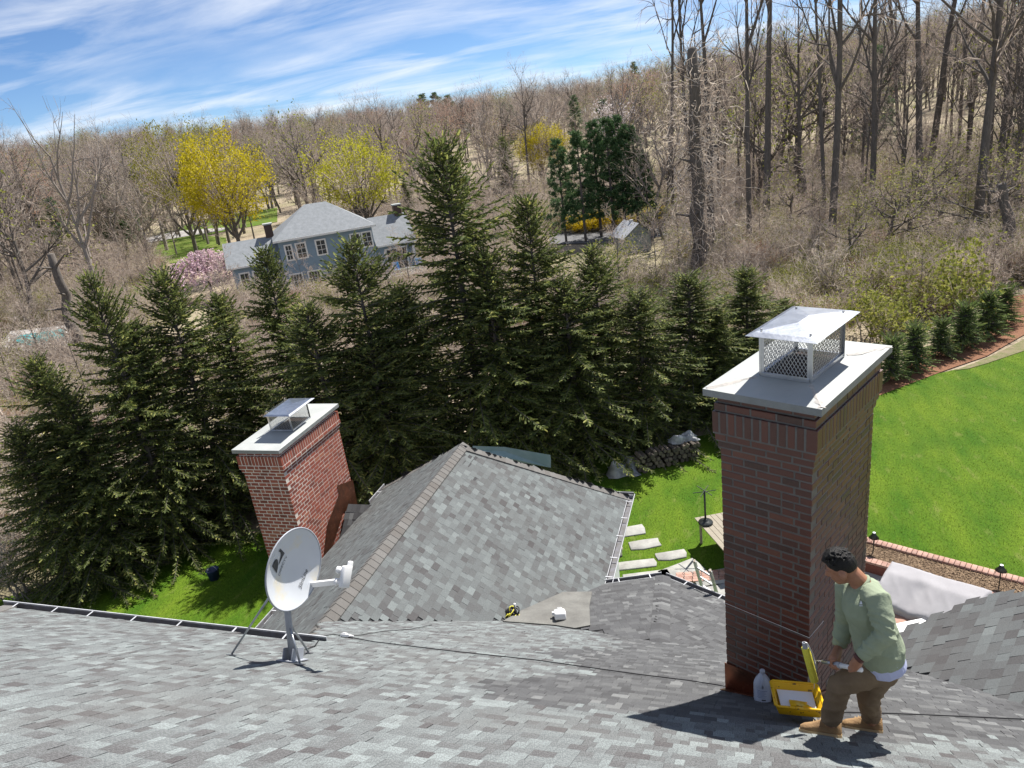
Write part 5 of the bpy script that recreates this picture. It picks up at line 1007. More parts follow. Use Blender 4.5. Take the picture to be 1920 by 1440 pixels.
class Tree:
    def __init__(s, seed): s.r = np.random.default_rng(seed); s.wood = []; s.tw = []; s.tips = []
    def grow(s, p, d, L_, rad, lvl, spec):
        r = s.r; sp = spec[lvl]; k = sp['k']; st = L_ / k; pts = [p]; last = lvl == len(spec) - 1
        for i in range(k):
            d = nrm(d + r.normal(0, sp['wob'], 3) + np.array([0, 0, sp['up']])); q = p + d * st; f0, f1 = 1 - i / k * sp['tap'], 1 - (i + 1) / k * sp['tap']
            if last or rad < .012: s.tw.append((*p, *q, max(.012, rad * 2 * f0) * sp.get('w', 1)))
            else: s.wood.append((*p, *q, rad * f0, rad * f1))
            p = q; pts.append((p, d, rad * f1))
        s.tips.append(p)
        if last: return
        for c in range(sp['n']):
            t = r.uniform(sp['from'], 1) ** sp.get('pw', 1) * k; i = min(k, max(1, int(t + .5))); q, dd, rr_ = pts[i]; az_r = r.uniform(0, 6.283); ang = D2R(r.uniform(*sp['ang'])); x = nrm(np.cross(dd, (math.cos(az_r), math.sin(az_r), .3))); nd = nrm(dd * math.cos(ang) + x * math.sin(ang)); s.grow(q, nd, L_ * r.uniform(*sp['len']) * (1.15 - .5 * (i / k) * sp.get('sh', .6)), max(.006, min(rr_ * .75, rad * sp['rr'])), lvl + 1, spec)
    def meshes(s, name, mw, mt, tw_scale=1.0, leaf=None):
        """(trunk mesh, crown mesh); leaf=(material, size, per tip, spread)"""
        Vw, Fw = seg_mesh(s.wood, 6); tr = npmesh(name + '_wood', Vw, Fw, mw, tone=np.full(len(Fw), .5), smooth=True)
        parts = []
        if s.tw: T_ = np.array(s.tw); T_[:, 6] *= tw_scale; Vt, Ft = quad_mesh(T_, s.r); parts.append((Vt, Ft, s.r.random(len(Ft)), 0))
        ms = [mt]
        if leaf:
            tp = np.array(s.tips); C = np.repeat(tp, leaf[2], 0) + np.clip(s.r.normal(0, leaf[3], (len(tp) * leaf[2], 3)), -1.1 * leaf[3], 1.1 * leaf[3]); Vl, Fl = leaf_mesh(C, leaf[1], s.r); parts.append((Vl, Fl, np.clip(s.r.normal(.5, .25, len(Fl)), 0, 1), 1)); ms.append(leaf[0])
        V, F, T, MI = joinm(parts); return tr, npmesh(name + '_crown', V, F, ms, tone=T, mi=MI), (Vw, Fw, V, F, T, MI, ms)
def joined(name, pk, mw):
    Vw, Fw, V, F, T, MI, ms = pk; VV, FF, TT, MM = joinm([(Vw, Fw, np.full(len(Fw), .5), 0), (V, F, T, 0)]); MM[len(Fw):] = MI + 1; return npmesh(name, VV, FF, [mw] + ms, tone=TT, mi=MM)
def forest_spec(h, nb=16, k0=.42): return [dict(k=10, wob=.025, up=.03, tap=.82, n=nb, **{'from': k0}, ang=(28, 62), len=(.2, .34), rr=.36), dict(k=5, wob=.12, up=.1, tap=.8, n=6, **{'from': .25}, ang=(25, 55), len=(.35, .6), rr=.5), dict(k=3, wob=.16, up=.06, tap=.8, n=6, **{'from': .2}, ang=(25, 60), len=(.45, .75), rr=.5), dict(k=2, wob=.2, up=.04, tap=.6, n=0, **{'from': .2}, ang=(20, 50), len=(.4, .6), rr=.5)]
def spread_spec(nb=11): return [dict(k=7, wob=.06, up=.04, tap=.7, n=nb, **{'from': .25}, ang=(35, 70), len=(.5, .75), rr=.5, sh=.9), dict(k=6, wob=.13, up=.12, tap=.85, n=7, **{'from': .25}, ang=(28, 60), len=(.35, .6), rr=.5), dict(k=4, wob=.18, up=.06, tap=.85, n=6, **{'from': .15}, ang=(25, 60), len=(.4, .75), rr=.5), dict(k=2, wob=.22, up=.03, tap=.6, n=0, **{'from': .2}, ang=(20, 50), len=(.4, .6), rr=.5)]
def brush_spec(): return [dict(k=4, wob=.18, up=-.02, tap=.75, n=5, **{'from': .2}, ang=(20, 60), len=(.35, .6), rr=.6), dict(k=3, wob=.25, up=-.02, tap=.7, n=5, **{'from': .15}, ang=(25, 70), len=(.4, .7), rr=.6, w=1.0), dict(k=2, wob=.25, up=.0, tap=.5, n=0, **{'from': .2}, ang=(20, 50), len=(.4, .6), rr=.5)]
def place(name, trunk, crown, loc, scale=1.0, rz=0.0, lean=None, label=None, cat='tree', group=None, sxy=1.0):
    t = empty(name, (0, 0, 0)); a = bpy.data.objects.new('trunk', trunk); COL.objects.link(a); a.parent = t; b = bpy.data.objects.new('crown', crown); COL.objects.link(b); b.parent = t
    t.location = loc; t.scale = (scale * sxy, scale * sxy, scale); qz = Matrix.Rotation(rz, 4, 'Z').to_quaternion()
    if lean is not None: qz = Vector((0, 0, 1)).rotation_difference(Vector(lean)) @ qz
    t.rotation_mode = 'QUATERNION'; t.rotation_quaternion = qz; return tag(t, label, cat, group)
# --- prototypes
FT = []
for i in range(4):
    T_ = Tree(40 + i); T_.grow(np.zeros(3), np.array([0, 0, 1.]), 24, .3, 0, forest_spec(24, 15 + i, (.45, .5, .38, .42)[i])); FT.append(T_.meshes('forest_tree', 'bark', 'twig', 1.5))
ST = []
for i in range(3):
    T_ = Tree(60 + i); T_.grow(np.zeros(3), np.array([0, 0, 1.]), 11, .26, 0, spread_spec(12)); ST.append(T_.meshes('bare_tree', 'bark_pale', 'twig', 1.6))
def maple(seed, m, nb=12, leafn=5, h=9, sz=.36):
    T_ = Tree(seed); T_.grow(np.zeros(3), np.array([0, 0, 1.]), h, .3, 0, spread_spec(nb)); return T_.meshes('maple', 'bark', 'twig', 1.3, (m, sz, leafn, .5))
def dome(seed, m, clumps, per, sz):
    T_ = Tree(seed); T_.grow(np.zeros(3), np.array([0, 0, 1.]), 6.6, .3, 0, spread_spec(13)); r = T_.r; d = r.normal(0, 1, (clumps, 3)); d /= np.linalg.norm(d, axis=1)[:, None]; rad = r.uniform(.35, 1, clumps) ** .45; c = d * rad[:, None] * np.array([4.7, 4.7, 3.4]) + np.array([0, 0, 7.4]); c = c[c[:, 2] > 4.7]; bump_ = 1 + .1 * np.sin(c[:, :1] * 2.1) ; c = c * np.array([1, 1, 1]) * bump_
    C = np.repeat(c, per, 0) + np.clip(r.normal(0, .42, (len(c) * per, 3)), -.9, .9) * np.array([1, 1, .75]); tw = [(*(np.array([0, 0, 4.5]) * .5 + q * .5), *q, .05) for q in c]; T_.tw = [t for t in T_.tw if t[5] < 10] + tw; a, b, pk = T_.meshes('maple', 'bark', 'twig', 1.2); Vl, Fl = leaf_mesh(C, sz, r); V0, F0, T0, M0 = joinm([(pk[2], pk[3], pk[4], 0), (Vl, Fl, np.clip(r.normal(.5, .25, len(Fl)), 0, 1), 1)]); return a, npmesh('maple_crown', V0, F0, ['twig', m], tone=T0, mi=M0), None
MY, ML, MO = dome(71, 'maple_yellow', 330, 42, .2), dome(72, 'maple_lime', 260, 34, .19), dome(73, 'maple_olive', 190, 26, .19)
def spruce_mesh(seed, h, R_, dens=1.0, m='spruce', step=.34, bl=.42, w0=.055):
    r = np.random.default_rng(seed); wood = [(0, 0, 0, 0, 0, h * .5, .16 * h / 12, .1 * h / 12), (0, 0, h * .5, 0, 0, h, .1 * h / 12, .012)]; S = []; z = .35
    while z < h - .12:
        f = 1 - z / h; Lb = R_ * (f ** .68) * (1 + .18 * math.sin(z * 2.3 + seed)) + .1; nb = int(1 + 2.2 * dens * (.4 + .6 * r.random())); a0 = r.uniform(0, 6.28)
        for i in range(nb):
            a = a0 + i * 6.283 / nb + r.normal(0, .4); L_ = Lb * r.uniform(.55, 1.15); dv = np.array([math.cos(a), math.sin(a), 0]); k = max(2, int(L_ / .42)); p = np.array([0, 0, z + r.normal(0, .06)]); sl0 = np.interp(f, [0, .3, 1], [1.1, .4, -.1]); pts = [p]
            for j in range(k):
                t = (j + 1) / k; s_ = sl0 - .55 * t * (1 - f * .2) * (f > .2) + .75 * max(0, t - .6); q = p + (dv + np.array([0, 0, s_])) * (L_ / k); wood.append((*p, *q, .028 * (1 - j / k) * (.4 + f) + .006, .028 * (1 - t) * (.4 + f) + .005)); p = q; pts.append(p)
            pts = np.array(pts); nbl = max(5, int(L_ / .085 * dens))
            for j in range(nbl):
                t = (j + r.random()) / nbl; t = .12 + .88 * t; x = t * k; i0 = min(k - 1, int(x)); q = pts[i0] + (pts[i0 + 1] - pts[i0]) * (x - i0); bd = nrm(pts[i0 + 1] - pts[i0]); sd_ = np.cross(bd, (0, 0, 1.)) * (1 if j % 2 else -1); l = bl * (1.15 - .75 * t) * r.uniform(.6, 1.25) * min(1, .35 + L_ / 2.2); d1_ = nrm(bd * r.uniform(.35, .9) + sd_ * r.uniform(.5, 1) + np.array([0, 0, r.normal(-.22, .3)])); q1 = q + d1_ * l * .55; d2_ = nrm(d1_ + bd * .35 + np.array([0, 0, r.normal(.05, .25)])); q2 = q1 + d2_ * l * .45
                wv = w0 * r.uniform(.75, 1.25); S.append((*q, *q1, wv)); S.append((*q1, *q2, wv * .9)); S.append((*q, *(q + (q2 - q) * .9), wv))
                if r.random() < .5: q3 = q1 + nrm(d1_ + r.normal(0, .7, 3)) * l * .4; S.append((*q1, *q3, wv * .8))
            S.append((*pts[-1], *(pts[-1] + nrm(pts[-1] - pts[-2]) * .2), w0)); 
        z += step * .3 * r.uniform(.7, 1.3) * (.5 + .5 * min(1, f * 1.6))
    for j in range(10): a = r.uniform(0, 6.28); zz = h - r.uniform(0, .5); S.append((0, 0, zz, .09 * math.cos(a), .09 * math.sin(a), zz + .12, w0 * .7))
    S.append((0, 0, h - .3, 0, 0, h + .25, w0 * .6)); Vw, Fw = seg_mesh(wood, 5); Vt, Ft = quad_mesh(S, r); tn = np.clip(r.normal(.45, .28, len(Ft)), 0, 1)
    return npmesh('spruce_wood', Vw, Fw, 'bark', tone=np.full(len(Fw), .5), smooth=True), npmesh('spruce_needles', Vt, Ft, m, tone=tn)
SP = [spruce_mesh(80 + i, 12, (3.7, 4.1, 3.4)[i], (1.15, 1.1, 1.2)[i], w0=.065, bl=.46) for i in range(3)]
SY = spruce_mesh(90, 2.2, 1.15, 2.4, 'spruce_young', .13, .26, .04)
# --- spruce screen behind the lawn
ra, rb_ = np.array([-20.5, 13.8]), np.array([6.5, 30.6])
def on_row(px, py, off=0.0):
    r_ = ray(px, py); d = rb_ - ra; nrm_ = nrm(np.array([-d[1], d[0]])); o = ra + nrm_ * off; A_ = np.array([[r_[0], -d[0]], [r_[1], -d[1]]]); s = np.linalg.solve(A_, o); k_ = s[0]; return np.array([r_[0] * k_, r_[1] * k_, 0]), HC + r_[2] * k_
sp_list = [  # top pixel, distance behind the row line, width factor, label
    (165, 515, 0, .75, 'dark spruce at the left end of the spruce screen'), (300, 512, 1.6, 1.0, 'bushy olive spruce below the pink weeping cherry'), (492, 468, 2.2, .8, 'slender spruce tip rising in front of the neighbour\'s left wing'), (655, 448, -.2, 1.05, 'spruce whose leader crosses the neighbour\'s hipped roof'),
    (824, 266, .6, 1.08, 'tallest spruce of the screen, standing right of the blue-grey house'), (985, 372, .4, 1.0, 'second tallest spruce of the screen, just right of the tallest'), (1110, 462, .2, .95, 'spruce with bare leader below the pine trunks'), (1290, 515, .3, 1.25, 'broad low spruce under the vine-covered snag'), (1400, 505, .8, 1.2, 'low spruce behind the steel cap of the tall chimney'),
    (60, 670, -.3, .9, 'low spruce under the swimming pool at the left edge'), (235, 610, .9, .9, 'spruce between the left end of the screen and the bushy olive one'), (405, 555, 3.0, 1.0, 'spruce just left of the red chimney\'s crown'), (572, 570, -.5, 1.1, 'spruce standing behind the red chimney'), (745, 540, .5, 1.1, 'lower spruce tucked left of the tallest one'), (905, 470, -.5, 1.1, 'spruce between the two tallest of the screen'), (1055, 520, -.6, 1.1, 'spruce above the hip of the rear wing'), (1195, 545, -.4, 1.15, 'spruce behind the firewood pile'), (1345, 580, -.3, 1.1, 'small spruce touching the tall chimney\'s crown'), (1470, 560, 1.8, 1.0, 'small spruce right of the steel cap lid'),
    (28, 800, -1.0, .9, 'squat spruce at the left edge above the gutter end'), (120, 735, -.7, .9, 'low spruce above the left end of the main gutter'), (690, 640, -.9, 1.2, 'low spruce right of the red chimney crown'), (980, 640, -.8, 1.2, 'low spruce directly above the bay roof')]
for i, (px, py, off, wf, lab) in enumerate(sp_list):
    b, zt = on_row(px, py, off); m = SP[i % 3]; s = zt / 12.1; place('spruce', m[0], m[1], b, s, rng.uniform(0, 6.28), None, lab, 'spruce', 'spruces screening the lawn', sxy=wf * (1.0 if s > .8 else min(1.5, .8 / s)))
for i, ((bx, by), (tx_, ty_)) in enumerate((((1668, 712), (1665, 625)), ((1712, 692), (1709, 602)), ((1762, 668), (1762, 592)), ((1805, 652), (1796, 562)), ((1848, 630), (1842, 540)), ((1880, 608), (1872, 530)))):
    b = G(bx, by); r_ = ray(tx_, ty_); hgt = HC + r_[2] * math.hypot(b[0], b[1]) / math.hypot(r_[0], r_[1]); lab = ('first', 'second', 'third', 'fourth', 'fifth', 'sixth')[i] + ' young spruce of the mulch bed counted from the tall chimney'
    place('young_spruce', SY[0], SY[1], b, max(.7, hgt / 2.5), i * 1.3, None, lab, 'spruce', 'young spruces in the mulch bed', sxy=1.08)
# --- tall bare trees standing right of the pines (base pixel, pixel crossing the top of the frame, trunk px)
tall = [(1338, 430, 1322, 9, 'forked bare tree just right of the vine-covered snag'), (1262, 420, 1250, 7, 'slim bare tree left of the vine-covered snag'), (1298, 400, 1283, 7, 'slim bare tree directly behind the vine-covered snag'), (1405, 478, 1400, 10, 'straight dark bare trunk second right of the snag'), (1436, 440, 1428, 13, 'thick brownish bare trunk above the steel cap lid'),
        (1545, 440, 1538, 7, 'thin bare tree close left of the thick straight trunk'), (1560, 478, 1566, 13, 'thick straight bare trunk right of the steel cap'), (1637, 430, 1637, 10, 'lone straight bare trunk above the steel cap\'s right corner'), (1728, 400, 1728, 11, 'upright bare trunk left of the leaning pair'), (1742, 345, 1792, 11, 'bare trunk leaning right above the mulch bed'),
        (1690, 330, 1664, 6, 'thin bare trunk leaning left above the mulch bed'), (1826, 458, 1884, 14, 'thick bare trunk leaning right near the right edge'), (1868, 375, 1908, 9, 'slim bare trunk leaning right at the right edge'), (1812, 330, 1832, 7, 'slim bare trunk behind the thick leaning one'), (1915, 360, 1935, 9, 'bare trunk cut by the right edge of the picture')]
for i, (px, py, tx_, wpx, lab) in enumerate(tall):
    b = GT(px, py); dist = math.hypot(b[0], b[1]); top = AT(tx_, 0, dist + 1); ax_ = top - b; hvis = np.linalg.norm(ax_); m = FT[i % 4]; s = max(hvis * 1.65, 24) / 24; rad = wpx / FPX * dist * 1.1 / 2; place('bare_tree', m[0], m[1], b, s, i * 2.1, ax_ / hvis, lab, 'tree', 'tall bare trees at the wood edge', sxy=float(np.clip(rad / (.3 * s), .5, 1.1)))
# snags
def snag(px, py, tx_, ty_, wpx, label, seed, vines=0):
    b = GT(px, py); dist = math.hypot(b[0], b[1]); top = AT(tx_, ty_, dist); r = np.random.default_rng(seed); rad = wpx / FPX * dist * 1.1 / 2; t = empty('snag', b, label=label, cat='dead tree'); W_ = []; k = 9; P_ = [b + (top - b) * i / k + np.array([r.normal(0, rad * .35), r.normal(0, rad * .35), 0]) * (i > 0) for i in range(k + 1)]
    for i in range(k): W_.append((*P_[i], *P_[i + 1], rad * (1.2 - .55 * i / k), rad * (1.2 - .55 * (i + 1) / k)))
    for j in range(8): i = int(r.integers(2, k)); d = nrm(np.array([r.normal(), r.normal(), .4])); W_.append((*P_[i], *(P_[i] + d * r.uniform(.4, 1.4)), rad * .3, rad * .1))
    V, F = seg_mesh(W_[k:], 6); link('broken_limb', npmesh('snag_limb', V, F, 'bark', tone=np.full(len(F), .5), smooth=True), t); MB().tube(P_ + [P_[-1] + (top - b) * .01], [rad * (1.2 - .55 * i / k) for i in range(k + 1)] + [rad * .25], 9).build('trunk', 'bark', t, smooth=True)
    if 0: link('trunk', npmesh('snag', V, F, 'bark', tone=np.full(len(F), .5), smooth=True), t)
    if vines:
        S = []
        for j in range(vines):
            p = P_[0] + (P_[-1] - P_[0]) * r.beta(2, 1.6) + np.array([r.normal(0, .8), r.normal(0, .8), r.normal(0, .3)]); d = nrm(np.array([r.normal(), r.normal(), r.normal(.2, .6)]))
            for q_ in range(7): d = nrm(d + r.normal(0, .45, 3) + np.array([0, 0, -.13])); q = p + d * r.uniform(.2, .42); S.append((*p, *q, r.uniform(.03, .055))); p = q
        Vt, Ft = quad_mesh(S, r); tag(link('vine_tangle', npmesh('vines', Vt, Ft, 'twig_pale', tone=r.random(len(Ft))), t), kind='stuff')
snag(1311, 545, 1301, 92, 23, 'tall broken dark snag wrapped in pale tangled vines', 5, 480)
snag(1333, 500, 1330, 250, 12, 'shorter vine-hung dead stem beside the tall snag', 6, 220); snag(1510, 408, 1505, 305, 9, 'short splintered stump in the wood behind the steel cap', 7); snag(1896, 505, 1882, 345, 17, 'thick bent broken trunk at the right edge above the young spruces', 8)
snag(165, 700, 92, 478, 15, 'leaning grey broken trunk above the swimming pool', 9)
# --- left: big dead tree against the sky and thicket trees
def at_tree(px, py, tx_, ty_, proto, label, group=None, name='bare_tree', cat='tree', hmax=None, sxy=1.0, dist=None, rz=None, hp=12.5):
    b = GT(px, py) if dist is None else AT(px, py, dist)
    if dist is not None: b[2] = float(hill_h(b[0], b[1]))
    d = math.hypot(b[0], b[1]); top = AT(tx_, ty_, d); b = top * np.array([1, 1, 0]); b[2] = float(hill_h(b[0], b[1])); h = top[2] - b[2]; zz = np.zeros(len(proto[1].vertices) * 3, np.float32); proto[1].vertices.foreach_get('co', zz); hp = float(np.percentile(zz[2::3], 98.5)); return place(name, proto[0], proto[1], b, max(.2, h / hp), rng.uniform(0, 6.28) if rz is None else rz, None, label, cat, group, sxy)
DT = Tree(66); sp_ = spread_spec(9); sp_[1]['n'] = 3; sp_[2]['n'] = 2; DT.grow(np.zeros(3), np.array([0, 0, 1.]), 11, .34, 0, sp_); DTm = DT.meshes('dead_tree', 'bark_pale', 'twig', 1.6)
at_tree(95, 560, 60, 175, DTm, 'large dead grey tree with stark limbs at the left edge', dist=80, sxy=.62)
left_t = [(150, 470, 145, 215), (210, 470, 200, 225), (255, 480, 245, 240), (120, 520, 110, 300), (30, 500, 30, 330), (330, 450, 330, 270), (520, 390, 520, 225), (575, 390, 570, 235), (470, 395, 480, 225), (620, 395, 625, 255), (730, 390, 720, 240), (770, 400, 770, 250), (900, 400, 900, 240), (940, 420, 935, 260), (880, 420, 860, 300), (690, 380, 690, 235), (1240, 430, 1235, 170), (1215, 440, 1210, 200)]
lab_t = ['left of the olive maple, nearest the dead tree', 'against the sky left of the olive maple', 'just left of the olive maple trunk', 'in the thicket below the dead tree', 'at the left edge above the swimming pool', 'between the olive and yellow maples', 'right of the yellow maple, behind the left chimney of the blue-grey house', 'behind the ridge of the blue-grey house, left of the lime maple', 'close right of the yellow maple crown', 'left of the lime maple crown', "right of the lime maple, above the neighbour's right chimney", 'between the lime maple and the tallest spruce', 'just right of the tallest spruce', 'left of the dark conifer behind the second spruce', 'directly behind the tallest spruce', 'right behind the lime maple trunk', 'left of the vine-covered snag, right of the pines', 'right of the shed behind the rightmost pine']
for i, (px, py, tx_, ty_) in enumerate(left_t): at_tree(px, py, tx_, ty_, ST[i % 3], 'grey leafless tree ' + lab_t[i], 'leafless trees around the neighbour\'s house', hp=13)
for i, (px, py, tx_, ty_) in enumerate(((235, 520, 225, 330), (310, 480, 300, 370), (380, 450, 350, 330), (60, 580, 50, 420))): at_tree(px, py, tx_, ty_, ST[(i + 1) % 3], ('leafless tree just right of the small round pine', 'low leafless tree on the lawn edge left of the yellow maple', 'leafless tree shading the drive below the yellow maple', 'leafless tree above the swimming pool')[i], hp=13)
# --- maples, cherry, pines
at_tree(412, 470, 396, 256, MY, 'round bright yellow maple left of the blue-grey house', name='maple_tree', hp=11.2, dist=90, sxy=.8)
at_tree(330, 440, 300, 234, MO, 'olive-yellow maple behind the bright yellow one', name='maple_tree', hp=11.2, dist=112, sxy=.62); at_tree(375, 430, 372, 236, MO, 'pale olive maple rising behind the top of the yellow one', name='maple_tree', hp=11.2, dist=125, sxy=.5)
at_tree(662, 430, 652, 254, ML, 'lime-yellow maple directly behind the blue-grey house roof', name='maple_tree', hp=11.2, dist=88, sxy=.95); at_tree(1010, 400, 1010, 236, MY, 'yellow tree top behind the pines', name='maple_tree', hp=11.2, dist=125, sxy=.9)
def pine_mesh(seed, h, bare, R_=2.6):
    r = np.random.default_rng(seed); W_ = [(0, 0, 0, 0, 0, h * .55, .2, .14), (0, 0, h * .55, 0, 0, h, .14, .02)]; S = []; z = h * bare
    while z < h - .2:
        f = 1 - (z - h * bare) / (h * (1 - bare)); 
        for i in range(int(r.integers(3, 6))):
            a = r.uniform(0, 6.28); L_ = R_ * (f ** .7) * r.uniform(.55, 1.1) + .3; p = np.array([0, 0, z + r.normal(0, .1)]); d = np.array([math.cos(a), math.sin(a), r.normal(.12, .1)]); q = p + d * L_; W_.append((*p, *q, .04, .012))
            for j in range(int(5 + L_ * 3)):
                c = p + (q - p) * r.uniform(.35, 1.05) + r.normal(0, .14, 3)
                for m_ in range(13): dd = nrm(r.normal(0, 1, 3) + d * .7 + np.array([0, 0, .5])); S.append((*c, *(c + dd * r.uniform(.25, .45)), .07))
        z += h * .032 * r.uniform(.8, 1.3)
    Vw, Fw = seg_mesh(W_, 6); Vt, Ft = quad_mesh(S, r); return npmesh('pine_wood', Vw, Fw, 'bark', tone=np.full(len(Fw), .5), smooth=True), npmesh('pine_needles', Vt, Ft, 'pine', tone=np.clip(r.normal(.5, .25, len(Ft)), 0, 1))
PN = [pine_mesh(101, 15, .18, 2.6), pine_mesh(102, 15, .26, 2.4), pine_mesh(103, 6, .25, 1.9)]
for i, (px, py, tx_, ty_, lab) in enumerate(((1046, 455, 1043, 265, 'leftmost tall pine of the group beside the shed'), (1082, 455, 1080, 250, 'second pine from the left in the group beside the shed'), (1115, 445, 1110, 232, 'tallest pine of the group beside the shed'), (1137, 445, 1135, 225, 'pine with straight trunk just left of the shed roof'), (1162, 440, 1158, 222, 'pine rising behind the shed'), (1190, 435, 1185, 240, 'pine rising right of the shed roof'), (1212, 440, 1208, 290, 'rightmost pine of the group beside the shed'))): at_tree(px, py, tx_, ty_, PN[i % 2], lab, 'pines beside the shed', 'pine_tree', hp=15.2, sxy=1.05)
at_tree(215, 480, 207, 368, PN[2], 'small round pine at the left among bare trees', name='pine_tree', hp=6.2, sxy=1.1); at_tree(940, 400, 942, 262, SP[0], 'dark conifer behind the second tallest spruce', name='conifer', cat='spruce', hp=12.2); at_tree(760, 430, 757, 345, SP[2], 'dark conifer beside the neighbour\'s right chimney', name='conifer', cat='spruce', hp=12.2, sxy=1.3); at_tree(40, 500, 38, 352, SP[1], 'dark conifer under the dead tree at the left edge', name='conifer', cat='spruce', hp=12.2, sxy=1.5); at_tree(1190, 200, 1188, 118, PN[1], 'dark evergreen on the ridge above the pines', name='pine_tree', hp=15.2, dist=330)
for i, (px, py) in enumerate(((790, 178), (815, 175), (838, 180))): at_tree(px, py + 60, px, py, PN[i % 2], ('left', 'middle', 'right')[i] + ' one of three dark evergreens on the skyline', 'evergreens on the skyline', 'pine_tree', hp=15.2, dist=400, sxy=1.6)
# weeping cherry: arching strands
def weeping(seed, R_, h, m):
    r = np.random.default_rng(seed); W_ = [(0, 0, 0, 0, .1, h * .5, .12, .09)]; S = []
    for i in range(260):
        a = r.uniform(0, 6.28); e = r.uniform(.2, 1.5); rr_ = R_ * math.cos(e) * r.uniform(.75, 1.05); p = np.array([rr_ * math.cos(a), rr_ * math.sin(a), h * (.45 + .5 * math.sin(e))])
        if i % 5 == 0: W_.append((0, .1, h * .5, *p, .04, .01))
        for j in range(int(r.integers(5, 11))):
            q = p + np.array([r.normal(.03 * math.cos(a), .05), r.normal(.03 * math.sin(a), .05), -r.uniform(.14, .28)])
            for k_ in range(3): c = p + (q - p) * r.random() + r.normal(0, .05, 3); S.append(c)
            p = q
            if p[2] < .3: break
    r2 = np.random.default_rng(seed + 1); Vw, Fw = seg_mesh(W_, 6); Vl, Fl = leaf_mesh(np.array(S), .16, r2, .8); return npmesh('cherry_wood', Vw, Fw, 'bark', tone=np.full(len(Fw), .5)), npmesh('cherry_blossom', Vl, Fl, m, tone=r2.random(len(Fl)))
WC = weeping(111, 2.6, 4.4, 'blossom'); at_tree(378, 560, 375, 473, WC, 'pink weeping cherry in blossom left of the blue-grey house', name='cherry_tree', hp=4.3, sxy=1.25)
BW = maple(75, 'blossom_white', 11, 4, 9, .3); at_tree(1145, 300, 1145, 190, BW, 'pale blossoming tree above the pines', name='cherry_tree', hp=11.2, dist=125, sxy=.9)
# shrubs by the neighbour's house
def bushm(seed, n, L_, mt, leaf=None, tws=1.0, stems=16, rad=.026):
    T_ = Tree(seed)
    for i in range(stems): a = T_.r.uniform(0, 6.28); T_.grow(np.array([T_.r.normal(0, .35), T_.r.normal(0, .35), 0]), nrm(np.array([math.cos(a) * .5, math.sin(a) * .5, 1])), L_ * T_.r.uniform(.6, 1.1), rad, 0, brush_spec())
    return T_.meshes('bush', 'bark_pale', mt, tws, leaf)
BS = [bushm(121, 0, 3.0, 'twig_pale', None, 1.7), bushm(122, 0, 3.2, 'twig', None, 1.8), bushm(123, 0, 2.4, 'twig_pale', ('leaf_green', .13, 3, .2), 1.2), bushm(124, 0, 2.3, 'twig_red', ('leaf_rust', .09, 1, .14), 1.3)]
FO = bushm(125, 0, 1.7, 'twig_pale', ('forsythia', .14, 5, .14), 1.0, 14); PU = bushm(126, 0, 1.5, 'twig_red', ('maple_purple', .14, 6, .16), 1.0, 12); GB = bushm(127, 0, 1.8, 'twig', ('leaf_green', .14, 5, .16), 1.0, 12)
def bush(px, py, m, s, label, name='bush', group=None, **kw): b = GT(px, py); return place(name, m[0], m[1], b, s, rng.uniform(0, 6), None, label, 'bush', group, **kw)
for i, px in enumerate((1075, 1092, 1108, 1126, 1143, 1205, 1222, 1240)): bush(px, 436 - (px - 1075) * .09, FO, 1.0, 'golden forsythia bush ' + ('left of all the pine trunks', 'between the first two pine trunks from the left', 'behind the second pine trunk', 'behind the tallest pine trunk', 'just left of the shed roof', 'right of the shed roof', 'second right of the shed roof', 'farthest right near the vine-covered snag')[i], 'forsythia_bush', 'forsythia along the drive behind the pines')
for i, px in enumerate((592, 612, 632)): bush(px, 514 - i * 4, PU, 1.3, ('first', 'second', 'third')[i] + ' purple-leaved shrub from the left against the blue-grey house front', 'purple_shrub', 'purple shrubs against the blue-grey house')
bush(575, 505, GB, 1.6, 'rounded green shrub below the neighbour\'s upper windows', 'green_shrub'); bush(655, 495, GB, 1.7, 'loose yellow-green shrub left of the neighbour\'s terrace', 'green_shrub'); bush(760, 505, GB, 1.3, 'green shrub below the neighbour\'s terrace rail', 'green_shrub')
bush(1650, 640, GB, 1.2, 'small green shrub behind the first young spruce', 'green_shrub'); bush(1770, 590, GB, 1.6, 'feathery green shrub behind the fourth young spruce', 'green_shrub'); bush(1690, 575, BS[2], 1.1, 'arching yellow-green shrub above the row of young spruces', 'green_shrub')
Rust = Tree(68); Rust.grow(np.zeros(3), np.array([0, 0, 1.]), 11, .22, 0, spread_spec(11)); RustM = Rust.meshes('rust', 'bark', 'twig_red', 2.2); Olive = maple(76, 'leaf_green', 10, 1, 10, .3)
for i, (px, py, s0, lab) in enumerate(((1705, 470, .42, 'yellow-green budding thicket left of the leaning bare pair'), (1768, 440, .5, 'yellow-green budding thicket under the leaning bare trunk'), (1858, 470, .45, 'yellow-green budding thicket right of the thick leaning trunk'), (1905, 430, .5, 'yellow-green budding thicket at the right edge'), (1650, 490, .4, 'yellow-green budding thicket right of the lone straight trunk'), (1475, 450, .38, 'yellow-green budding thicket left of the short splintered stump'), (1600, 520, .32, 'low budding thicket between the two straight trunks'), (1250, 470, .35, 'low budding thicket right of the shed'))):
    b = GT(px, py); place('budding_thicket', Olive[0], Olive[1], b, s0, i * 1.1, None, lab, 'bush', 'budding thickets at the wood edge', sxy=1.5)
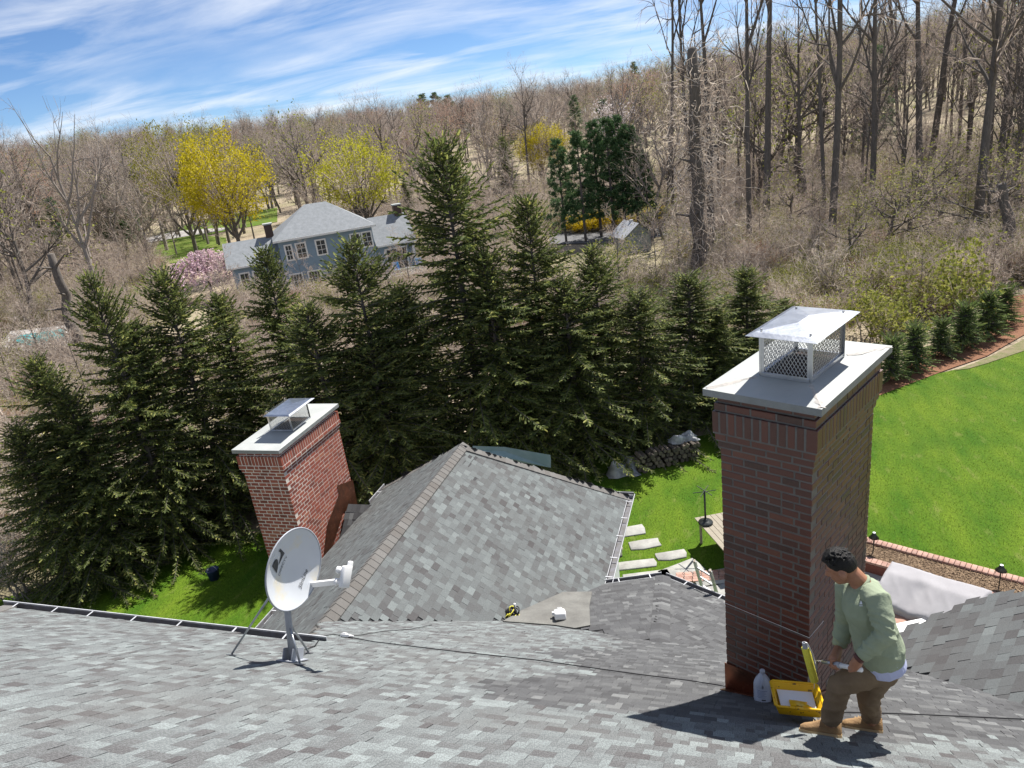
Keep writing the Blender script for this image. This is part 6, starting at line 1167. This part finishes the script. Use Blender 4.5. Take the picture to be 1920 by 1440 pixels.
for i, (px, py, sc0) in enumerate(((12, 1075, 1.0), (48, 1120, .8), (6, 960, 1.2), (70, 1040, .8), (58, 700, 1.3), (120, 705, 1.2))):
    b = G(px, py); place('bare_bush', BS[0][0], BS[0][1], b, sc0, i * 1.7, None, (('lowest', 'small', 'tallest', 'innermost')[i] + ' of the brown twiggy bushes at the left edge by the gutter end') if i < 4 else ('bare twiggy bush screening the swimming pool', 'bare twiggy bush at the right end of the swimming pool')[i - 4], 'bush', 'twiggy bushes at the left edge')
# ------------------------------------------------------------------ woods and undergrowth as masses (point scatter of the trees and bushes above)
def scatter(name, pts, rot, scl, pick, protos, label, cat):
    col = bpy.data.collections.new(name + '_kinds')
    for p in protos: col.objects.link(p)
    me = bpy.data.meshes.new(name); me.vertices.add(len(pts)); me.vertices.foreach_set('co', np.asarray(pts, np.float32).ravel())
    for an, ty, arr in (('rotz', 'FLOAT', rot), ('scl', 'FLOAT', scl), ('pick', 'INT', pick)):
        a = me.attributes.new(an, ty, 'POINT'); a.data.foreach_set('value', np.asarray(arr, np.float32 if ty == 'FLOAT' else np.int32))
    ng = bpy.data.node_groups.new(name, 'GeometryNodeTree'); ng.interface.new_socket('Geometry', in_out='INPUT', socket_type='NodeSocketGeometry'); ng.interface.new_socket('Geometry', in_out='OUTPUT', socket_type='NodeSocketGeometry')
    gi = N(ng, 'NodeGroupInput'); go = N(ng, 'NodeGroupOutput'); ci = N(ng, 'GeometryNodeCollectionInfo'); ci.inputs['Collection'].default_value = col; ci.inputs['Separate Children'].default_value = True; ci.inputs['Reset Children'].default_value = True
    iop = N(ng, 'GeometryNodeInstanceOnPoints'); iop.inputs['Pick Instance'].default_value = True
    def na(nm, ty): n_ = N(ng, 'GeometryNodeInputNamedAttribute', data_type=ty); n_.inputs['Name'].default_value = nm; return n_.outputs['Attribute']
    cx_ = N(ng, 'ShaderNodeCombineXYZ'); L(ng, na('rotz', 'FLOAT'), cx_.inputs[2]); L(ng, gi.outputs[0], iop.inputs['Points']); L(ng, ci.outputs[0], iop.inputs['Instance']); L(ng, na('pick', 'INT'), iop.inputs['Instance Index']); L(ng, cx_.outputs[0], iop.inputs['Rotation']); L(ng, na('scl', 'FLOAT'), iop.inputs['Scale']); L(ng, iop.outputs[0], go.inputs[0])
    o = link(name, me); m = o.modifiers.new('scatter', 'NODES'); m.node_group = ng; return tag(o, label, cat, kind='stuff')
def single(name, pk, mw, loc, s, label, cat): o = link(name, joined(name, pk, mw)); o.location = loc; o.scale = (s,) * 3; return tag(o, label, cat)
rw = np.random.default_rng(55); k = 2700; a_ = np.radians(rw.uniform(-66, 27, k)); rr_ = np.sqrt(rw.uniform(75 ** 2, 500 ** 2, k)); a_[:170] = np.radians(rw.uniform(-5, 24, 170)); rr_[:170] = rw.uniform(66, 190, 170); a_[500:600] = np.radians(rw.uniform(-62, -45, 100)); rr_[500:600] = rw.uniform(80, 180, 100); X, Y = rr_ * np.sin(a_), rr_ * np.cos(a_); keep = np.ones(k, bool); deg = np.degrees(a_)
keep &= ~((deg > -52) & (deg < -4) & (rr_ < 118)); keep &= ~((deg > -6) & (rr_ < 170) & (rw.random(k) < .5)); X, Y, deg, rr_ = X[keep], Y[keep], deg[keep], rr_[keep]; k = len(X)
def pine_joined(seed):
    a, b = PN[0]; va = np.zeros(len(a.vertices) * 3, np.float32); a.vertices.foreach_get('co', va); vb = np.zeros(len(b.vertices) * 3, np.float32); b.vertices.foreach_get('co', vb); fa_ = np.array([p.vertices[:] for p in a.polygons]); fb2 = np.array([p.vertices[:] for p in b.polygons]); tn_ = np.zeros(len(b.polygons), np.float32); b.attributes['tone'].data.foreach_get('value', tn_); V_, F_, T_, M_ = joinm([(va.reshape(-1, 3), fa_, np.full(len(fa_), .5), 0), (vb.reshape(-1, 3), fb2, tn_, 1)]); return npmesh('woodland_pine', V_, F_, ['bark', 'pine'], tone=T_, mi=M_)
woodland_pine = link('woodland_pine', pine_joined(1)); woodland_pine.location = GT(1085, 300); tag(woodland_pine, 'dark pine on the slope left above the pine group', 'tree')
pl_ = [single('woodland_tree', FT[0][2], 'bark', GT(1480, 330), .8, 'slim leafless tree on the slope behind the short splintered stump', 'tree'), single('woodland_tree', FT[2][2], 'bark', GT(1600, 300), .8, 'leafless tree on the slope left of the lone straight trunk', 'tree'), single('woodland_tree', ST[0][2], 'bark_pale', GT(840, 300), .95, 'spreading grey tree on the slope above the tallest spruce', 'tree'), single('woodland_tree', ST[1][2], 'bark_pale', GT(560, 290), .95, 'spreading grey tree on the hill above the blue-grey house', 'tree'), single('woodland_tree', RustM[2], 'bark', GT(1480, 280), 1.0, 'rust-red budding tree on the slope behind the bare trunks', 'tree'), single('woodland_tree', Olive[2], 'bark', GT(1230, 280), .9, 'pale green budding tree on the slope above the shed', 'tree'), woodland_pine]
Vw = None
pick = rw.choice(7, k, p=[.21, .19, .19, .15, .06, .165, .035]); nr_ = (deg > -6) & (rr_ < 210); pick = np.where(nr_ & ((pick == 2) | (pick == 3) | ((pick == 4) & (rw.random(k) < .75))), rw.integers(0, 2, k), pick); hgt = rw.uniform(.65, 1.3, k) * np.where(pick < 2, .62, np.where(pick == 6, .85, 1.05))
ordr = sorted(range(len(pl_)), key=lambda q_: pl_[q_].name); inv_ = np.argsort(np.array(ordr)); pick = inv_[pick]
scatter('hill_woods', np.stack([X, Y, hill_h(X, Y) - .2], 1), rw.uniform(0, 6.28, k), hgt, pick, pl_, 'bare spring woods covering the hillsides behind the houses', 'woods')
# undergrowth
k = 5200; a_ = np.radians(rw.uniform(-64, 26, k)); rr_ = np.sqrt(rw.uniform(24 ** 2, 120 ** 2, k)); X, Y = rr_ * np.sin(a_), rr_ * np.cos(a_); d_ = rb_ - ra; side_ = (X - ra[0]) * -d_[1] + (Y - ra[1]) * d_[0]; side_ /= np.linalg.norm(d_)
keep = (side_ > 2.2); deg = np.degrees(a_)
pxy = np.array([proj((x, y, 0)) for x, y in zip(X, Y)])
def notin(poly): return ~in_poly(pxy, poly)
keep &= notin([(395, 555), (415, 480), (520, 450), (780, 440), (815, 520), (700, 545)]) & notin([(1010, 545), (1010, 420), (1262, 405), (1262, 520), (1180, 545)]) & notin([(280, 500), (290, 400), (560, 380), (560, 440), (430, 500)]) & notin([(0, 700), (0, 612), (145, 600), (155, 680)]) & notin([(305, 690), (300, 500), (440, 500), (440, 690)])
X[:260] = rw.uniform(-30, -20.5, 260) if False else X[:260]; keep &= ~((X > 4) & (side_ < 4.5)); near_h = np.hypot(X - Q(0, 0, 0)[0], Y - Q(0, 0, 0)[1]) < 0
X, Y, deg, rr_ = X[keep], Y[keep], deg[keep], rr_[keep]; k = len(X)
SAP = Tree(69); SAP.grow(np.zeros(3), np.array([0, 0, 1.]), 5.5, .05, 0, forest_spec(6, 14, .2)); SAPm = SAP.meshes('sapling', 'bark', 'twig', 1.6)
bl_ = [single('bramble_bush', BS[0][2], 'bark_pale', GT(1560, 560), 1.1, 'pale tangled bramble behind the steel cap lid', 'bush'), single('bramble_bush', BS[1][2], 'bark_pale', GT(700, 560), 1.1, 'brown bare bush left of the tallest spruce', 'bush'), single('bramble_bush', BS[2][2], 'bark_pale', GT(1170, 520), 1.1, 'yellow-green budding bush in front of the shed', 'bush'), single('bramble_bush', BS[3][2], 'bark_pale', GT(1420, 520), 1.1, 'reddish budding bush between the bare trunks', 'bush'), single('sapling', SAPm[2], 'bark', GT(1600, 500), 1.0, 'slender leafless sapling behind the steel cap of the tall chimney', 'tree')]
pick = np.where(deg > 3, rw.choice(5, k, p=[.3, .12, .36, .1, .12]), rw.choice(5, k, p=[.32, .22, .22, .12, .12])); scatter('undergrowth', np.stack([X, Y, hill_h(X, Y) - .1], 1), rw.uniform(0, 6.28, k), rw.uniform(.6, 1.25, k) * np.interp(rr_, [25, 60, 120], [.6, .8, 1.1]), pick, bl_, 'tangled leafless undergrowth between the spruce screen and the woods', 'undergrowth')
